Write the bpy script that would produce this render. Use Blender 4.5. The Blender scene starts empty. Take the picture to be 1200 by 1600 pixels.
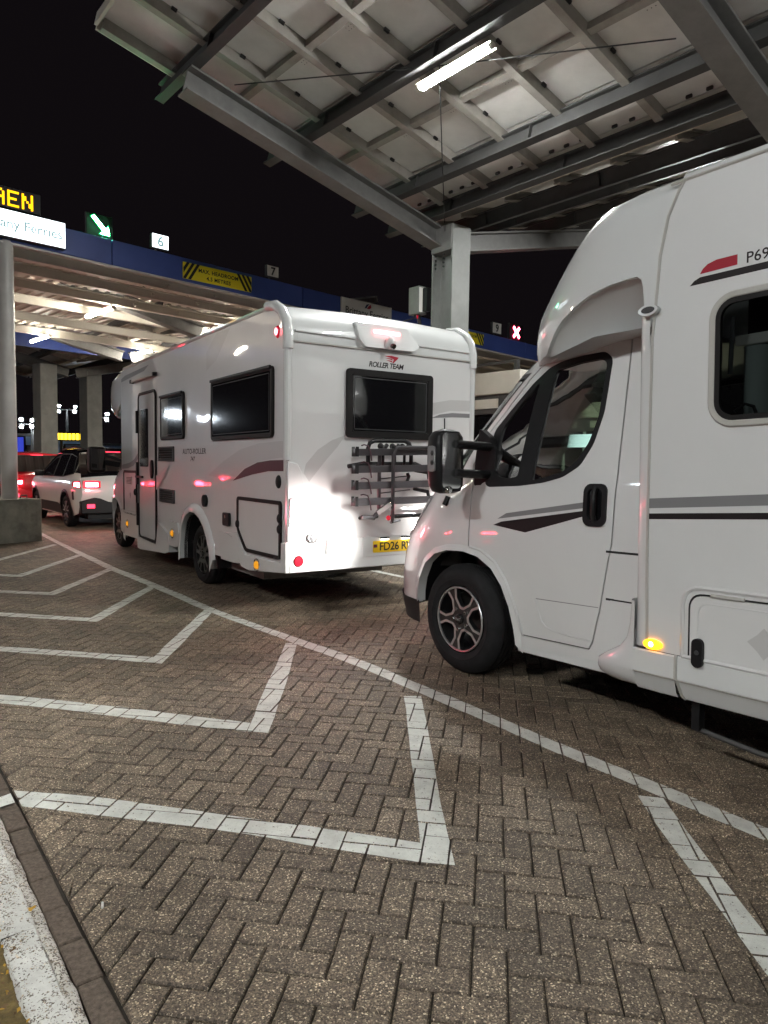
import bpy, bmesh, math, random
from mathutils import Vector, Matrix, noise
from mathutils.geometry import delaunay_2d_cdt
R = math.radians
S = bpy.context.scene
COL = S.collection
rnd = random.Random(7)

# ------------------------------------------------------------------ camera, world, exposure
CAM_H, PITCH, ROLL = 1.42, -math.atan(74 / 1110), 0.0137
_f = Vector((0, math.cos(PITCH), math.sin(PITCH)))
_u0 = Vector((0, -math.sin(PITCH), math.cos(PITCH)))
_r0 = Vector((1, 0, 0))
_R = _r0 * math.cos(ROLL) + _u0 * math.sin(ROLL)
_U = -_r0 * math.sin(ROLL) + _u0 * math.cos(ROLL)
cam = bpy.data.cameras.new('camera')
cam_o = bpy.data.objects.new('camera', cam)
COL.objects.link(cam_o)
cam.sensor_fit = 'VERTICAL'
cam.sensor_height = 36.0
cam.lens = 36.0 * 1110 / 1600
cam.clip_start, cam.clip_end = 0.05, 2000
cam_o.matrix_world = Matrix(((_R.x, _U.x, -_f.x, 0), (_R.y, _U.y, -_f.y, 0), (_R.z, _U.z, -_f.z, CAM_H), (0, 0, 0, 1)))
S.camera = cam_o

W = bpy.data.worlds.new('World')
S.world = W
W.use_nodes = True
_bg = W.node_tree.nodes['Background']
_bg.inputs[0].default_value = (0.0017, 0.0013, 0.0016, 1)     # night sky over a lit port
_bg.inputs[1].default_value = 1.0

S.view_settings.view_transform = 'Standard'
S.view_settings.look = 'None'
S.view_settings.exposure = 1.42
S.view_settings.gamma = 1.0
S.render.engine = 'CYCLES'
S.cycles.use_denoising = True
S.cycles.max_bounces = 7
S.cycles.diffuse_bounces = 3
S.cycles.glossy_bounces = 4
S.cycles.transparent_max_bounces = 12
S.cycles.sample_clamp_indirect = 6
S.cycles.use_light_tree = True
TUBE = 330.0          # radiance of the fluorescent battens

# ------------------------------------------------------------------ materials
def nodes_of(name):
    m = bpy.data.materials.new(name)
    m.use_nodes = True
    return m, m.node_tree, m.node_tree.nodes['Principled BSDF']

def mk(name, col, rough=0.5, metal=0.0, coat=0.0, emit=None, es=0.0, var=0.0, scale=3.0, bump=0.0, bscale=60.0, spec=None, rvar=0.0, ramp=None):
    """Principled material; var/scale: world-space tone mottling, bump/bscale: fine relief, rvar: gloss mottling."""
    m, t, p = nodes_of(name)
    p.inputs['Base Color'].default_value = (*col, 1)
    p.inputs['Roughness'].default_value = rough
    p.inputs['Metallic'].default_value = metal
    p.inputs['Coat Weight'].default_value = coat
    p.inputs['Coat Roughness'].default_value = 0.06
    if spec is not None: p.inputs['Specular IOR Level'].default_value = spec
    if emit:
        p.inputs['Emission Color'].default_value = (*emit, 1)
        p.inputs['Emission Strength'].default_value = es
    if var or bump or rvar:
        g = t.nodes.new('ShaderNodeNewGeometry')
        n = t.nodes.new('ShaderNodeTexNoise'); n.inputs['Scale'].default_value = scale; n.inputs['Detail'].default_value = 6; n.inputs['Roughness'].default_value = 0.65
        t.links.new(g.outputs['Position'], n.inputs['Vector'])
        if var:
            mr = t.nodes.new('ShaderNodeMapRange'); mr.inputs[1].default_value = 0.3; mr.inputs[2].default_value = 0.7
            mr.inputs[3].default_value = 1 - var; mr.inputs[4].default_value = 1 + var
            mx = t.nodes.new('ShaderNodeVectorMath'); mx.operation = 'SCALE'; mx.inputs[0].default_value = col
            t.links.new(n.outputs['Fac'], mr.inputs[0]); t.links.new(mr.outputs[0], mx.inputs['Scale'])
            t.links.new(mx.outputs[0], p.inputs['Base Color'])
        if rvar:
            mr2 = t.nodes.new('ShaderNodeMapRange'); mr2.inputs[1].default_value = 0.3; mr2.inputs[2].default_value = 0.7
            mr2.inputs[3].default_value = max(0.02, rough - rvar); mr2.inputs[4].default_value = rough + rvar
            t.links.new(n.outputs['Fac'], mr2.inputs[0]); t.links.new(mr2.outputs[0], p.inputs['Roughness'])
        if bump:
            n2 = t.nodes.new('ShaderNodeTexNoise'); n2.inputs['Scale'].default_value = bscale; n2.inputs['Detail'].default_value = 3
            t.links.new(g.outputs['Position'], n2.inputs['Vector'])
            b = t.nodes.new('ShaderNodeBump'); b.inputs['Strength'].default_value = bump; b.inputs['Distance'].default_value = 0.01
            t.links.new(n2.outputs['Fac'], b.inputs['Height']); t.links.new(b.outputs[0], p.inputs['Normal'])
    return m

def mk_emit(name, col, st):
    m, t, p = nodes_of(name)
    t.nodes.remove(p)
    e = t.nodes.new('ShaderNodeEmission'); e.inputs[0].default_value = (*col, 1); e.inputs[1].default_value = st
    t.links.new(e.outputs[0], t.nodes['Material Output'].inputs[0])
    return m

def mk_glass(name, tint, trans=0.8, rough=0.02):
    """thin vehicle glass: tinted see-through plus a fresnel mirror"""
    m, t, p = nodes_of(name)
    t.nodes.remove(p)
    tr = t.nodes.new('ShaderNodeBsdfTransparent'); tr.inputs[0].default_value = (*[c * trans for c in tint], 1)
    gl = t.nodes.new('ShaderNodeBsdfGlossy'); gl.inputs['Roughness'].default_value = rough
    fr = t.nodes.new('ShaderNodeFresnel'); fr.inputs[0].default_value = 1.5
    mx = t.nodes.new('ShaderNodeMixShader')
    t.links.new(fr.outputs[0], mx.inputs[0]); t.links.new(tr.outputs[0], mx.inputs[1]); t.links.new(gl.outputs[0], mx.inputs[2])
    t.links.new(mx.outputs[0], t.nodes['Material Output'].inputs[0])
    return m

def mk_vehicle_white(name, col):
    """gloss gelcoat: slight waviness in the mirror, road film thickening with noise"""
    m, t, p = nodes_of(name)
    g = t.nodes.new('ShaderNodeNewGeometry')
    n = t.nodes.new('ShaderNodeTexNoise'); n.inputs['Scale'].default_value = 1.7; n.inputs['Detail'].default_value = 8; n.inputs['Roughness'].default_value = 0.7
    t.links.new(g.outputs['Position'], n.inputs['Vector'])
    r = t.nodes.new('ShaderNodeMapRange'); r.inputs[1].default_value = 0.2; r.inputs[2].default_value = 0.8; r.inputs[3].default_value = 1.03; r.inputs[4].default_value = 0.96
    t.links.new(n.outputs['Fac'], r.inputs[0])
    mx = t.nodes.new('ShaderNodeVectorMath'); mx.operation = 'SCALE'; mx.inputs[0].default_value = col
    t.links.new(r.outputs[0], mx.inputs['Scale']); t.links.new(mx.outputs[0], p.inputs['Base Color'])
    r2 = t.nodes.new('ShaderNodeMapRange'); r2.inputs[1].default_value = 0.2; r2.inputs[2].default_value = 0.8; r2.inputs[3].default_value = 0.30; r2.inputs[4].default_value = 0.38
    t.links.new(n.outputs['Fac'], r2.inputs[0]); t.links.new(r2.outputs[0], p.inputs['Roughness'])
    p.inputs['Coat Weight'].default_value = 1.0; p.inputs['Coat Roughness'].default_value = 0.03; p.inputs['Coat IOR'].default_value = 1.6
    n2 = t.nodes.new('ShaderNodeTexNoise'); n2.inputs['Scale'].default_value = 2.2; n2.inputs['Detail'].default_value = 1
    t.links.new(g.outputs['Position'], n2.inputs['Vector'])
    b = t.nodes.new('ShaderNodeBump'); b.inputs['Strength'].default_value = 0.12; b.inputs['Distance'].default_value = 0.03
    t.links.new(n2.outputs['Fac'], b.inputs['Height']); t.links.new(b.outputs[0], p.inputs['Coat Normal'])
    return m

def paver_colour_tree(t, tint_lo, tint_hi):
    """exposed aggregate concrete: pebbles of many tones in a brown matrix; per-block tint"""
    L = t.links.new; N = t.nodes.new
    g = N('ShaderNodeNewGeometry')
    v = N('ShaderNodeTexVoronoi'); v.inputs['Scale'].default_value = 240; L(g.outputs['Position'], v.inputs['Vector'])
    sep = N('ShaderNodeSeparateColor'); L(v.outputs['Color'], sep.inputs[0])
    ra = N('ShaderNodeValToRGB'); L(sep.outputs[0], ra.inputs[0])
    e = ra.color_ramp.elements
    e[0].position, e[0].color = 0.0, (0.045, 0.034, 0.024, 1)
    e[1].position, e[1].color = 1.0, (0.85, 0.72, 0.52, 1)
    for pos, c in ((0.38, (0.112, 0.085, 0.060)), (0.64, (0.160, 0.122, 0.087)), (0.85, (0.225, 0.175, 0.122)), (0.94, (0.40, 0.32, 0.22))):
        x = ra.color_ramp.elements.new(pos); x.color = (*c, 1)
    n = N('ShaderNodeTexNoise'); n.inputs['Scale'].default_value = 0.9; n.inputs['Detail'].default_value = 7; n.inputs['Roughness'].default_value = 0.62
    L(g.outputs['Position'], n.inputs['Vector'])
    n3 = N('ShaderNodeTexNoise'); n3.inputs['Scale'].default_value = 14; n3.inputs['Detail'].default_value = 4
    L(g.outputs['Position'], n3.inputs['Vector'])
    oi = N('ShaderNodeObjectInfo')
    ad = N('ShaderNodeMath'); ad.operation = 'ADD'; L(oi.outputs['Random'], ad.inputs[0]); L(g.outputs['Random Per Island'], ad.inputs[1])
    fr = N('ShaderNodeMath'); fr.operation = 'FRACT'; L(ad.outputs[0], fr.inputs[0])
    m1 = N('ShaderNodeMapRange'); m1.inputs[3].default_value = tint_lo; m1.inputs[4].default_value = tint_hi; L(fr.outputs[0], m1.inputs[0])
    m2 = N('ShaderNodeMapRange'); m2.inputs[1].default_value = 0.32; m2.inputs[2].default_value = 0.68; m2.inputs[3].default_value = 0.60; m2.inputs[4].default_value = 1.20; L(n.outputs['Fac'], m2.inputs[0])
    m3 = N('ShaderNodeMapRange'); m3.inputs[1].default_value = 0.3; m3.inputs[2].default_value = 0.7; m3.inputs[3].default_value = 0.82; m3.inputs[4].default_value = 1.15; L(n3.outputs['Fac'], m3.inputs[0])
    mu = N('ShaderNodeMath'); mu.operation = 'MULTIPLY'; L(m1.outputs[0], mu.inputs[0]); L(m2.outputs[0], mu.inputs[1])
    mv = N('ShaderNodeMath'); mv.operation = 'MULTIPLY'; L(mu.outputs[0], mv.inputs[0]); L(m3.outputs[0], mv.inputs[1])
    # trodden gum and oil spots
    vg = N('ShaderNodeTexVoronoi'); vg.inputs['Scale'].default_value = 2.3; L(g.outputs['Position'], vg.inputs['Vector'])
    sg_ = N('ShaderNodeSeparateColor'); L(vg.outputs['Color'], sg_.inputs[0])
    th = N('ShaderNodeMath'); th.operation = 'MULTIPLY_ADD'; th.inputs[1].default_value = 0.045; th.inputs[2].default_value = -0.005; L(sg_.outputs[0], th.inputs[0])
    df = N('ShaderNodeMath'); df.operation = 'SUBTRACT'; L(vg.outputs['Distance'], df.inputs[0]); L(th.outputs[0], df.inputs[1])
    gm = N('ShaderNodeMapRange'); gm.inputs[1].default_value = -0.004; gm.inputs[2].default_value = 0.012; gm.inputs[3].default_value = 0.45; gm.inputs[4].default_value = 1.0; L(df.outputs[0], gm.inputs[0])
    mg = N('ShaderNodeMath'); mg.operation = 'MULTIPLY'; L(mv.outputs[0], mg.inputs[0]); L(gm.outputs[0], mg.inputs[1])
    sc = N('ShaderNodeVectorMath'); sc.operation = 'SCALE'; L(ra.outputs[0], sc.inputs[0]); L(mg.outputs[0], sc.inputs['Scale'])
    # relief
    v2 = N('ShaderNodeTexVoronoi'); v2.inputs['Scale'].default_value = 240; v2.feature = 'SMOOTH_F1'; L(g.outputs['Position'], v2.inputs['Vector'])
    ii = N('ShaderNodeMath'); ii.operation = 'SUBTRACT'; ii.inputs[0].default_value = 1.0; L(v2.outputs['Distance'], ii.inputs[1])
    hh = N('ShaderNodeMath'); hh.operation = 'MULTIPLY_ADD'; hh.inputs[1].default_value = 0.6; L(n3.outputs['Fac'], hh.inputs[0]); L(ii.outputs[0], hh.inputs[2])
    b = N('ShaderNodeBump'); b.inputs['Strength'].default_value = 0.55; b.inputs['Distance'].default_value = 0.004
    L(hh.outputs[0], b.inputs['Height'])
    return sc.outputs[0], b.outputs[0], sep.outputs[1], n, g

def mk_paver(name, lo=0.86, hi=1.34):
    m, t, p = nodes_of(name)
    c, b, *_ = paver_colour_tree(t, lo, hi)
    t.links.new(c, p.inputs['Base Color']); t.links.new(b, p.inputs['Normal'])
    p.inputs['Roughness'].default_value = 0.62
    p.inputs['Specular IOR Level'].default_value = 0.45
    return m

def mk_roadpaint(name, col, worn, wsc=34):
    """thermoplastic line paint: grime in blotches, pebble tops and chips worn through"""
    m, t, p = nodes_of(name)
    L = t.links.new; N = t.nodes.new
    c, b, sp, n, g = paver_colour_tree(t, 0.8, 1.2)
    w = N('ShaderNodeTexNoise'); w.inputs['Scale'].default_value = wsc; w.inputs['Detail'].default_value = 7; w.inputs['Roughness'].default_value = 0.75
    L(g.outputs['Position'], w.inputs['Vector'])
    ad = N('ShaderNodeMath'); ad.operation = 'MULTIPLY_ADD'; ad.inputs[1].default_value = 0.30; L(sp, ad.inputs[0]); L(w.outputs['Fac'], ad.inputs[2])
    cr = N('ShaderNodeMapRange'); cr.inputs[1].default_value = worn; cr.inputs[2].default_value = worn + 0.06; L(ad.outputs[0], cr.inputs[0])
    d = N('ShaderNodeTexNoise'); d.inputs['Scale'].default_value = 7; d.inputs['Detail'].default_value = 8; d.inputs['Roughness'].default_value = 0.7
    L(g.outputs['Position'], d.inputs['Vector'])
    dm = N('ShaderNodeMapRange'); dm.inputs[1].default_value = 0.3; dm.inputs[2].default_value = 0.72; dm.inputs[3].default_value = 1.08; dm.inputs[4].default_value = 0.66; L(d.outputs['Fac'], dm.inputs[0])
    sc = N('ShaderNodeVectorMath'); sc.operation = 'SCALE'; sc.inputs[0].default_value = col; L(dm.outputs[0], sc.inputs['Scale'])
    mx = N('ShaderNodeMix'); mx.data_type = 'RGBA'; L(cr.outputs[0], mx.inputs[0]); L(sc.outputs[0], mx.inputs[6]); L(c, mx.inputs[7])
    L(mx.outputs[2], p.inputs['Base Color']); L(b, p.inputs['Normal'])
    p.inputs['Roughness'].default_value = 0.55
    return m

M = dict(
    white=mk_vehicle_white('gelcoat_white', (0.66, 0.665, 0.66)),
    white_abs=mk_vehicle_white('moulded_white', (0.64, 0.655, 0.65)),
    suvwhite=mk_vehicle_white('car_white', (0.66, 0.65, 0.62)),
    redpaint=mk('car_red', (0.42, 0.012, 0.02), 0.25, coat=1),
    black=mk('black_plastic', (0.010, 0.010, 0.011), 0.45, var=0.2, scale=9, spec=0.25),
    blackgloss=mk('black_gloss', (0.006, 0.006, 0.007), 0.12, coat=0.6),
    greyplastic=mk('grey_plastic', (0.035, 0.035, 0.037), 0.5),
    rubber=mk('tyre_rubber', (0.013, 0.013, 0.014), 0.75, spec=0.25, var=0.35, scale=12, bump=0.2, bscale=120),
    seam=mk('seam_dark', (0.01, 0.01, 0.01), 0.8),
    seal=mk('window_seal', (0.010, 0.009, 0.009), 0.5, spec=0.2),
    lightrim=mk('window_rim_grey', (0.42, 0.41, 0.38), 0.4),
    darkglass=mk('tinted_window', (0.006, 0.006, 0.007), 0.03, coat=1.0, spec=0.6),
    glass=mk_glass('cab_glass', (0.70, 0.86, 0.74), 0.92),
    smoke=mk_glass('smoked_acrylic', (0.62, 0.66, 0.66), 0.62),
    clearlens=mk('clear_lens', (0.55, 0.56, 0.57), 0.12, metal=0.6, coat=1),
    alloy=mk('machined_alloy', (0.60, 0.61, 0.62), 0.3, metal=0.85),
    rimblack=mk('rim_black', (0.013, 0.013, 0.014), 0.3, coat=0.4),
    darkchrome=mk('dark_chrome', (0.25, 0.25, 0.25), 0.4, metal=0.8),
    chrome=mk('chrome', (0.72, 0.72, 0.72), 0.12, metal=1.0),
    steel=mk('galvanised_steel', (0.155, 0.152, 0.146), 0.55, metal=0.25, var=0.22, scale=5, bump=0.05, bscale=30, rvar=0.1),
    steeldark=mk('weathered_steel', (0.050, 0.049, 0.048), 0.55, metal=0.25, var=0.3, scale=4, bump=0.06, bscale=24, rvar=0.1),
    purlin=mk('purlin_steel', (0.30, 0.28, 0.25), 0.5, metal=0.15, var=0.18, scale=4),
    panel=mk('roof_panel_white', (0.62, 0.605, 0.57), 0.55, var=0.10, scale=2.2, bump=0.04, bscale=160),
    ceil=mk('deck_cream', (0.60, 0.56, 0.49), 0.5, var=0.08, scale=1.5),
    fascia=mk('fascia_blue', (0.058, 0.095, 0.33), 0.42, coat=0.2, var=0.12, scale=1.2),
    postwhite=mk('post_paint', (0.58, 0.56, 0.53), 0.4, var=0.1, scale=3),
    concrete=mk('concrete_block', (0.36, 0.37, 0.31), 0.85, var=0.42, scale=3.2, bump=0.4, bscale=30),
    column=mk('column_steel', (0.19, 0.195, 0.185), 0.55, metal=0.1, var=0.22, scale=2.4, rvar=0.08),
    signwhite=mk('sign_white', (0.72, 0.70, 0.67), 0.5),
    signyellow=mk('sign_yellow', (0.88, 0.72, 0.03), 0.45),
    signblack=mk('sign_black', (0.012, 0.012, 0.012), 0.5),
    plate=mk('number_plate_yellow', (0.80, 0.52, 0.015), 0.35),
    navy=mk('logo_navy', (0.02, 0.03, 0.10), 0.5),
    logored=mk('logo_red', (0.36, 0.012, 0.03), 0.35),
    decalred=mk('decal_red', (0.34, 0.018, 0.035), 0.4, spec=0.25),
    decalgrey=mk('decal_grey', (0.20, 0.20, 0.205), 0.45, spec=0.25),
    decallight=mk('decal_silver', (0.50, 0.50, 0.495), 0.3, coat=0.6),
    decaldark=mk('decal_black', (0.018, 0.014, 0.015), 0.45, spec=0.2),
    decalmaroon=mk('decal_maroon', (0.085, 0.034, 0.042), 0.4, spec=0.25),
    amber=mk('amber_lens', (0.75, 0.32, 0.01), 0.2, emit=(1.0, 0.42, 0.02), es=0.22, coat=1),
    amberlit=mk_emit('amber_bulb', (1.0, 0.55, 0.10), 14),
    amberlens=mk('amber_lens_lit', (0.7, 0.28, 0.01), 0.2, emit=(1.0, 0.36, 0.01), es=1.6, coat=1),
    redlens=mk('red_lens', (0.35, 0.008, 0.02), 0.2, emit=(1.0, 0.02, 0.06), es=0.12, coat=1),
    redlit=mk_emit('red_lamp', (1.0, 0.10, 0.13), 9.0),
    redbar=mk_emit('red_bar_lamp', (1.0, 0.20, 0.22), 3.4),
    tail=mk_emit('tail_lamp', (1.0, 0.07, 0.12), 16.0),
    taildim=mk_emit('tail_lamp_dim', (1.0, 0.03, 0.06), 2.2),
    tailwhite=mk_emit('brake_lamp', (1.0, 0.16, 0.22), 34.0),
    lamptube=mk_emit('tube_lamp', (0.985, 1.0, 0.975), TUBE),
    nexttube=mk_emit('next_canopy_tube_lamp', (0.985, 1.0, 0.985), TUBE * 1.6),
    taildrive=mk_emit('strong_brake_lamp', (1.0, 0.035, 0.075), 26),
    decktube=mk_emit('deck_tube_lamp', (1.0, 0.93, 0.80), TUBE * 0.22),
    flood=mk_emit('flood_lamp', (0.80, 0.90, 1.0), 420),
    signlit=mk_emit('sign_lit', (0.86, 0.96, 1.0), 1.5),
    signletter=mk_emit('sign_letter', (0.30, 0.50, 0.52), 0.32),
    greenlit=mk_emit('green_arrow', (0.16, 1.0, 0.42), 75.0),
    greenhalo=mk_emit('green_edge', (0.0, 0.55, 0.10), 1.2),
    redx=mk_emit('red_cross', (1.0, 0.16, 0.26), 12.0),
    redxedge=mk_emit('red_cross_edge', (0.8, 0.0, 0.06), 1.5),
    led=mk_emit('led_amber', (1.0, 0.44, 0.006), 1.05),
    ledfar=mk_emit('led_far', (1.0, 0.62, 0.02), 3.0),
    headlamp=mk_emit('headlamp', (1.0, 0.95, 0.9), 25),
    platelamp=mk_emit('plate_lamp', (1.0, 0.9, 0.7), 8),
    screenblue=mk_emit('screen_blue', (0.15, 0.25, 0.6), 0.25),
    boothlit=mk_emit('booth_sign', (0.78, 0.84, 1.0), 0.9),
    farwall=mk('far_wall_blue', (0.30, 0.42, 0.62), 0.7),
    farlit=mk_emit('far_window', (0.75, 0.85, 1.0), 1.6),
    farblue=mk_emit('far_blue_sign', (0.04, 0.06, 0.5), 0.4),
    interior=mk('cab_trim', (0.018, 0.018, 0.019), 0.6),
    seat=mk('seat_cloth', (0.06, 0.06, 0.063), 0.9),
    cushion=mk('cushion_grey', (0.20, 0.23, 0.22), 0.9),
    boothwall=mk('booth_wall', (0.34, 0.33, 0.29), 0.6, var=0.1),
    sand=mk('jointing_sand', (0.034, 0.027, 0.020), 0.95, var=0.4, scale=20, bump=0.4, bscale=300),
    farground=mk('distant_paving', (0.130, 0.099, 0.071), 0.75, var=0.2, scale=1.3),
    paver=mk_paver('paver_aggregate'),
    paveredge=mk_paver('paver_arris_dirt', 0.78, 0.95),
    kerbpaver=mk('edging_concrete', (0.098, 0.074, 0.055), 0.8, var=0.55, scale=70, bump=0.5, bscale=260),
    linepaint=mk_roadpaint('line_paint', (0.74, 0.755, 0.70), 0.81),
    kerbpaint=mk_roadpaint('kerb_paint', (0.66, 0.66, 0.62), 0.72, 24),
    kerblip=mk_roadpaint('kerb_lip_paint', (0.56, 0.54, 0.49), 0.66, 26),
    verge=mk('verge_soil', (0.11, 0.078, 0.026), 0.95, var=0.6, scale=30, bump=0.8, bscale=90),
    leafyellow=mk('leaf_yellow', (0.42, 0.24, 0.02), 0.7, var=0.3, scale=20),
    leafbrown=mk('leaf_brown', (0.13, 0.075, 0.03), 0.8, var=0.3, scale=20),
    litter=mk('cigarette_white', (0.75, 0.75, 0.72), 0.7),
    cable=mk('cable_dark', (0.02, 0.02, 0.02), 0.5),
    nightsky=mk('unused', (0, 0, 0)),
)

# ------------------------------------------------------------------ mesh helpers
def az(a):
    return Vector((math.sin(R(a)), math.cos(R(a)), 0))

def inpoly(p, poly):
    x, y = p; c = False; j = len(poly) - 1
    for i in range(len(poly)):
        xi, yi = poly[i]; xj, yj = poly[j]
        if (yi > y) != (yj > y) and x < (xj - xi) * (y - yi) / (yj - yi) + xi: c = not c
        j = i
    return c

def refine(poly, step):
    out = []
    for i, a in enumerate(poly):
        b = poly[(i + 1) % len(poly)]
        n = max(1, int(math.hypot(b[0] - a[0], b[1] - a[1]) / step + 0.5))
        for k in range(n): out.append((a[0] + (b[0] - a[0]) * k / n, a[1] + (b[1] - a[1]) * k / n))
    return out

def rrect(x0, y0, x1, y1, r, n=6):
    if x0 > x1: x0, x1 = x1, x0
    if y0 > y1: y0, y1 = y1, y0
    r = min(r, (x1 - x0) / 2.01, (y1 - y0) / 2.01)
    out = []
    for cx, cy, a0 in ((x1 - r, y1 - r, 0), (x0 + r, y1 - r, 90), (x0 + r, y0 + r, 180), (x1 - r, y0 + r, 270)):
        for k in range(n + 1):
            a = R(a0 + 90 * k / n); out.append((cx + r * math.cos(a), cy + r * math.sin(a)))
    return out

def roundpoly(pts, r, n=5):
    out = []; N = len(pts)
    for i in range(N):
        a, b, c = Vector(pts[i - 1]), Vector(pts[i]), Vector(pts[(i + 1) % N])
        d1, d2 = (a - b), (c - b)
        rr = min(r, d1.length * .45, d2.length * .45)
        p1, p2 = b + d1.normalized() * rr, b + d2.normalized() * rr
        for k in range(n + 1):
            t = k / n; q = p1 * (1 - t) ** 2 + b * 2 * t * (1 - t) + p2 * t * t; out.append((q.x, q.y))
    return out

def offset_poly(poly, d):
    """shrink (d>0) a simple polygon by moving edges inwards"""
    N = len(poly); area = sum(poly[i][0] * poly[(i + 1) % N][1] - poly[(i + 1) % N][0] * poly[i][1] for i in range(N))
    sg = 1 if area > 0 else -1; out = []
    for i in range(N):
        a, b, c = Vector(poly[i - 1]), Vector(poly[i]), Vector(poly[(i + 1) % N])
        e1 = (b - a); e2 = (c - b)
        if e1.length < 1e-9 or e2.length < 1e-9: out.append((b.x, b.y)); continue
        e1.normalize(); e2.normalize()
        n1 = Vector((-e1.y, e1.x)) * sg; n2 = Vector((-e2.y, e2.x)) * sg
        k = n1 + n2
        if k.length < 1e-6: k = n1
        k = k / max(0.35, k.dot(n1)) if k.dot(n1) > 0 else n1
        q = b + k * d; out.append((q.x, q.y))
    return out

def clip(poly, a, b):
    """keep the part of a convex/any polygon left of the line a->b"""
    out = []; ax, ay = a; dx, dy = b[0] - ax, b[1] - ay
    sd = [dx * (p[1] - ay) - dy * (p[0] - ax) for p in poly]
    for i in range(len(poly)):
        p, q = poly[i], poly[(i + 1) % len(poly)]; s0, s1 = sd[i], sd[(i + 1) % len(poly)]
        if s0 >= 0: out.append(p)
        if (s0 >= 0) != (s1 >= 0):
            t = s0 / (s0 - s1); out.append((p[0] + (q[0] - p[0]) * t, p[1] + (q[1] - p[1]) * t))
    return out

class MB:
    def __init__(s): s.v = []; s.f = []; s.mi = []; s.cur = 0
    def add(s, vs, fs):
        o = len(s.v); s.v += [Vector(v) for v in vs]; s.f += [tuple(i + o for i in f) for f in fs]; s.mi += [s.cur] * len(fs); return s
    def box(s, c, d, rot=None):
        c = Vector(c); hx, hy, hz = d[0] / 2, d[1] / 2, d[2] / 2
        vs = [Vector((x, y, z)) for z in (-hz, hz) for y in (-hy, hy) for x in (-hx, hx)]
        if rot is not None: vs = [rot @ v for v in vs]
        return s.add([c + v for v in vs], [(0, 2, 3, 1), (4, 5, 7, 6), (0, 1, 5, 4), (2, 6, 7, 3), (0, 4, 6, 2), (1, 3, 7, 5)])
    def bb(s, x0, x1, y0, y1, z0, z1):
        return s.box(((x0 + x1) / 2, (y0 + y1) / 2, (z0 + z1) / 2), (abs(x1 - x0), abs(y1 - y0), abs(z1 - z0)))
    def frame(s, p0, p1, up):
        p0, p1 = Vector(p0), Vector(p1); d = (p1 - p0).normalized(); up = Vector(up)
        sd = d.cross(up)
        if sd.length < 1e-6: sd = d.cross(Vector((1, 0, 0)))
        sd.normalize(); return p0, p1, sd, sd.cross(d).normalized()
    def sweep(s, p0, p1, prof, up=(0, 0, 1), caps=True):
        """straight extrusion of a 2D profile (side, up) from p0 to p1"""
        p0, p1, sd, u = s.frame(p0, p1, up); n = len(prof)
        vs = [p0 + sd * a + u * b for a, b in prof] + [p1 + sd * a + u * b for a, b in prof]
        fs = [(i, (i + 1) % n, n + (i + 1) % n, n + i) for i in range(n)]
        if caps: fs += [tuple(range(n - 1, -1, -1)), tuple(range(n, 2 * n))]
        return s.add(vs, fs)
    def beam(s, p0, p1, w, h, up=(0, 0, 1)):
        return s.sweep(p0, p1, [(-w / 2, -h / 2), (w / 2, -h / 2), (w / 2, h / 2), (-w / 2, h / 2)], up)
    def ibeam(s, p0, p1, w, h, t=0.016, tf=0.02, up=(0, 0, 1)):
        a, b = w / 2, h / 2; q = t / 2
        return s.sweep(p0, p1, [(-a, -b), (a, -b), (a, -b + tf), (q, -b + tf), (q, b - tf), (a, b - tf), (a, b), (-a, b), (-a, b - tf), (-q, b - tf), (-q, -b + tf), (-a, -b + tf)], up)
    def tube(s, pts, r, n=8, closed=False, caps=True):
        pts = [Vector(p) for p in pts]; N = len(pts); rings = []; ref = None
        for i, p in enumerate(pts):
            a = pts[i - 1] if (i or closed) else p; b = pts[(i + 1) % N] if (i < N - 1 or closed) else p
            d = (b - a).normalized()
            if ref is None:
                ref = d.cross(Vector((0, 0, 1)))
                if ref.length < 1e-3: ref = d.cross(Vector((1, 0, 0)))
            ref = (ref - d * ref.dot(d)).normalized(); u = d.cross(ref)
            rings.append([p + (ref * math.cos(2 * math.pi * k / n) + u * math.sin(2 * math.pi * k / n)) * r for k in range(n)])
        vs = [v for q in rings for v in q]; fs = []
        for i in range(N if closed else N - 1):
            j = (i + 1) % N
            for k in range(n): fs.append((i * n + k, i * n + (k + 1) % n, j * n + (k + 1) % n, j * n + k))
        if caps and not closed: fs += [tuple(range(n - 1, -1, -1)), tuple((N - 1) * n + k for k in range(n))]
        return s.add(vs, fs)
    def cyl(s, p0, p1, r, n=16, r1=None):
        p0, p1, a, b = s.frame(p0, p1, (0, 0, 1)); r1 = r if r1 is None else r1
        vs = [p0 + (a * math.cos(2 * math.pi * k / n) + b * math.sin(2 * math.pi * k / n)) * r for k in range(n)]
        vs += [p1 + (a * math.cos(2 * math.pi * k / n) + b * math.sin(2 * math.pi * k / n)) * r1 for k in range(n)]
        return s.add(vs, [(k, (k + 1) % n, n + (k + 1) % n, n + k) for k in range(n)] + [tuple(range(n - 1, -1, -1)), tuple(range(n, 2 * n))])
    def lathe(s, prof, c, ax, n=32):
        """revolve (radius, along) about axis ax through c"""
        c = Vector(c); ax = Vector(ax).normalized(); a = ax.cross(Vector((0, 0, 1)))
        if a.length < 1e-3: a = Vector((1, 0, 0))
        a.normalize(); b = ax.cross(a); m = len(prof)
        vs = [c + ax * h + (a * math.cos(2 * math.pi * k / n) + b * math.sin(2 * math.pi * k / n)) * r for k in range(n) for r, h in prof]
        fs = [(k * m + i, k * m + i + 1, ((k + 1) % n) * m + i + 1, ((k + 1) % n) * m + i) for k in range(n) for i in range(m - 1)]
        return s.add(vs, fs)
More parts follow.
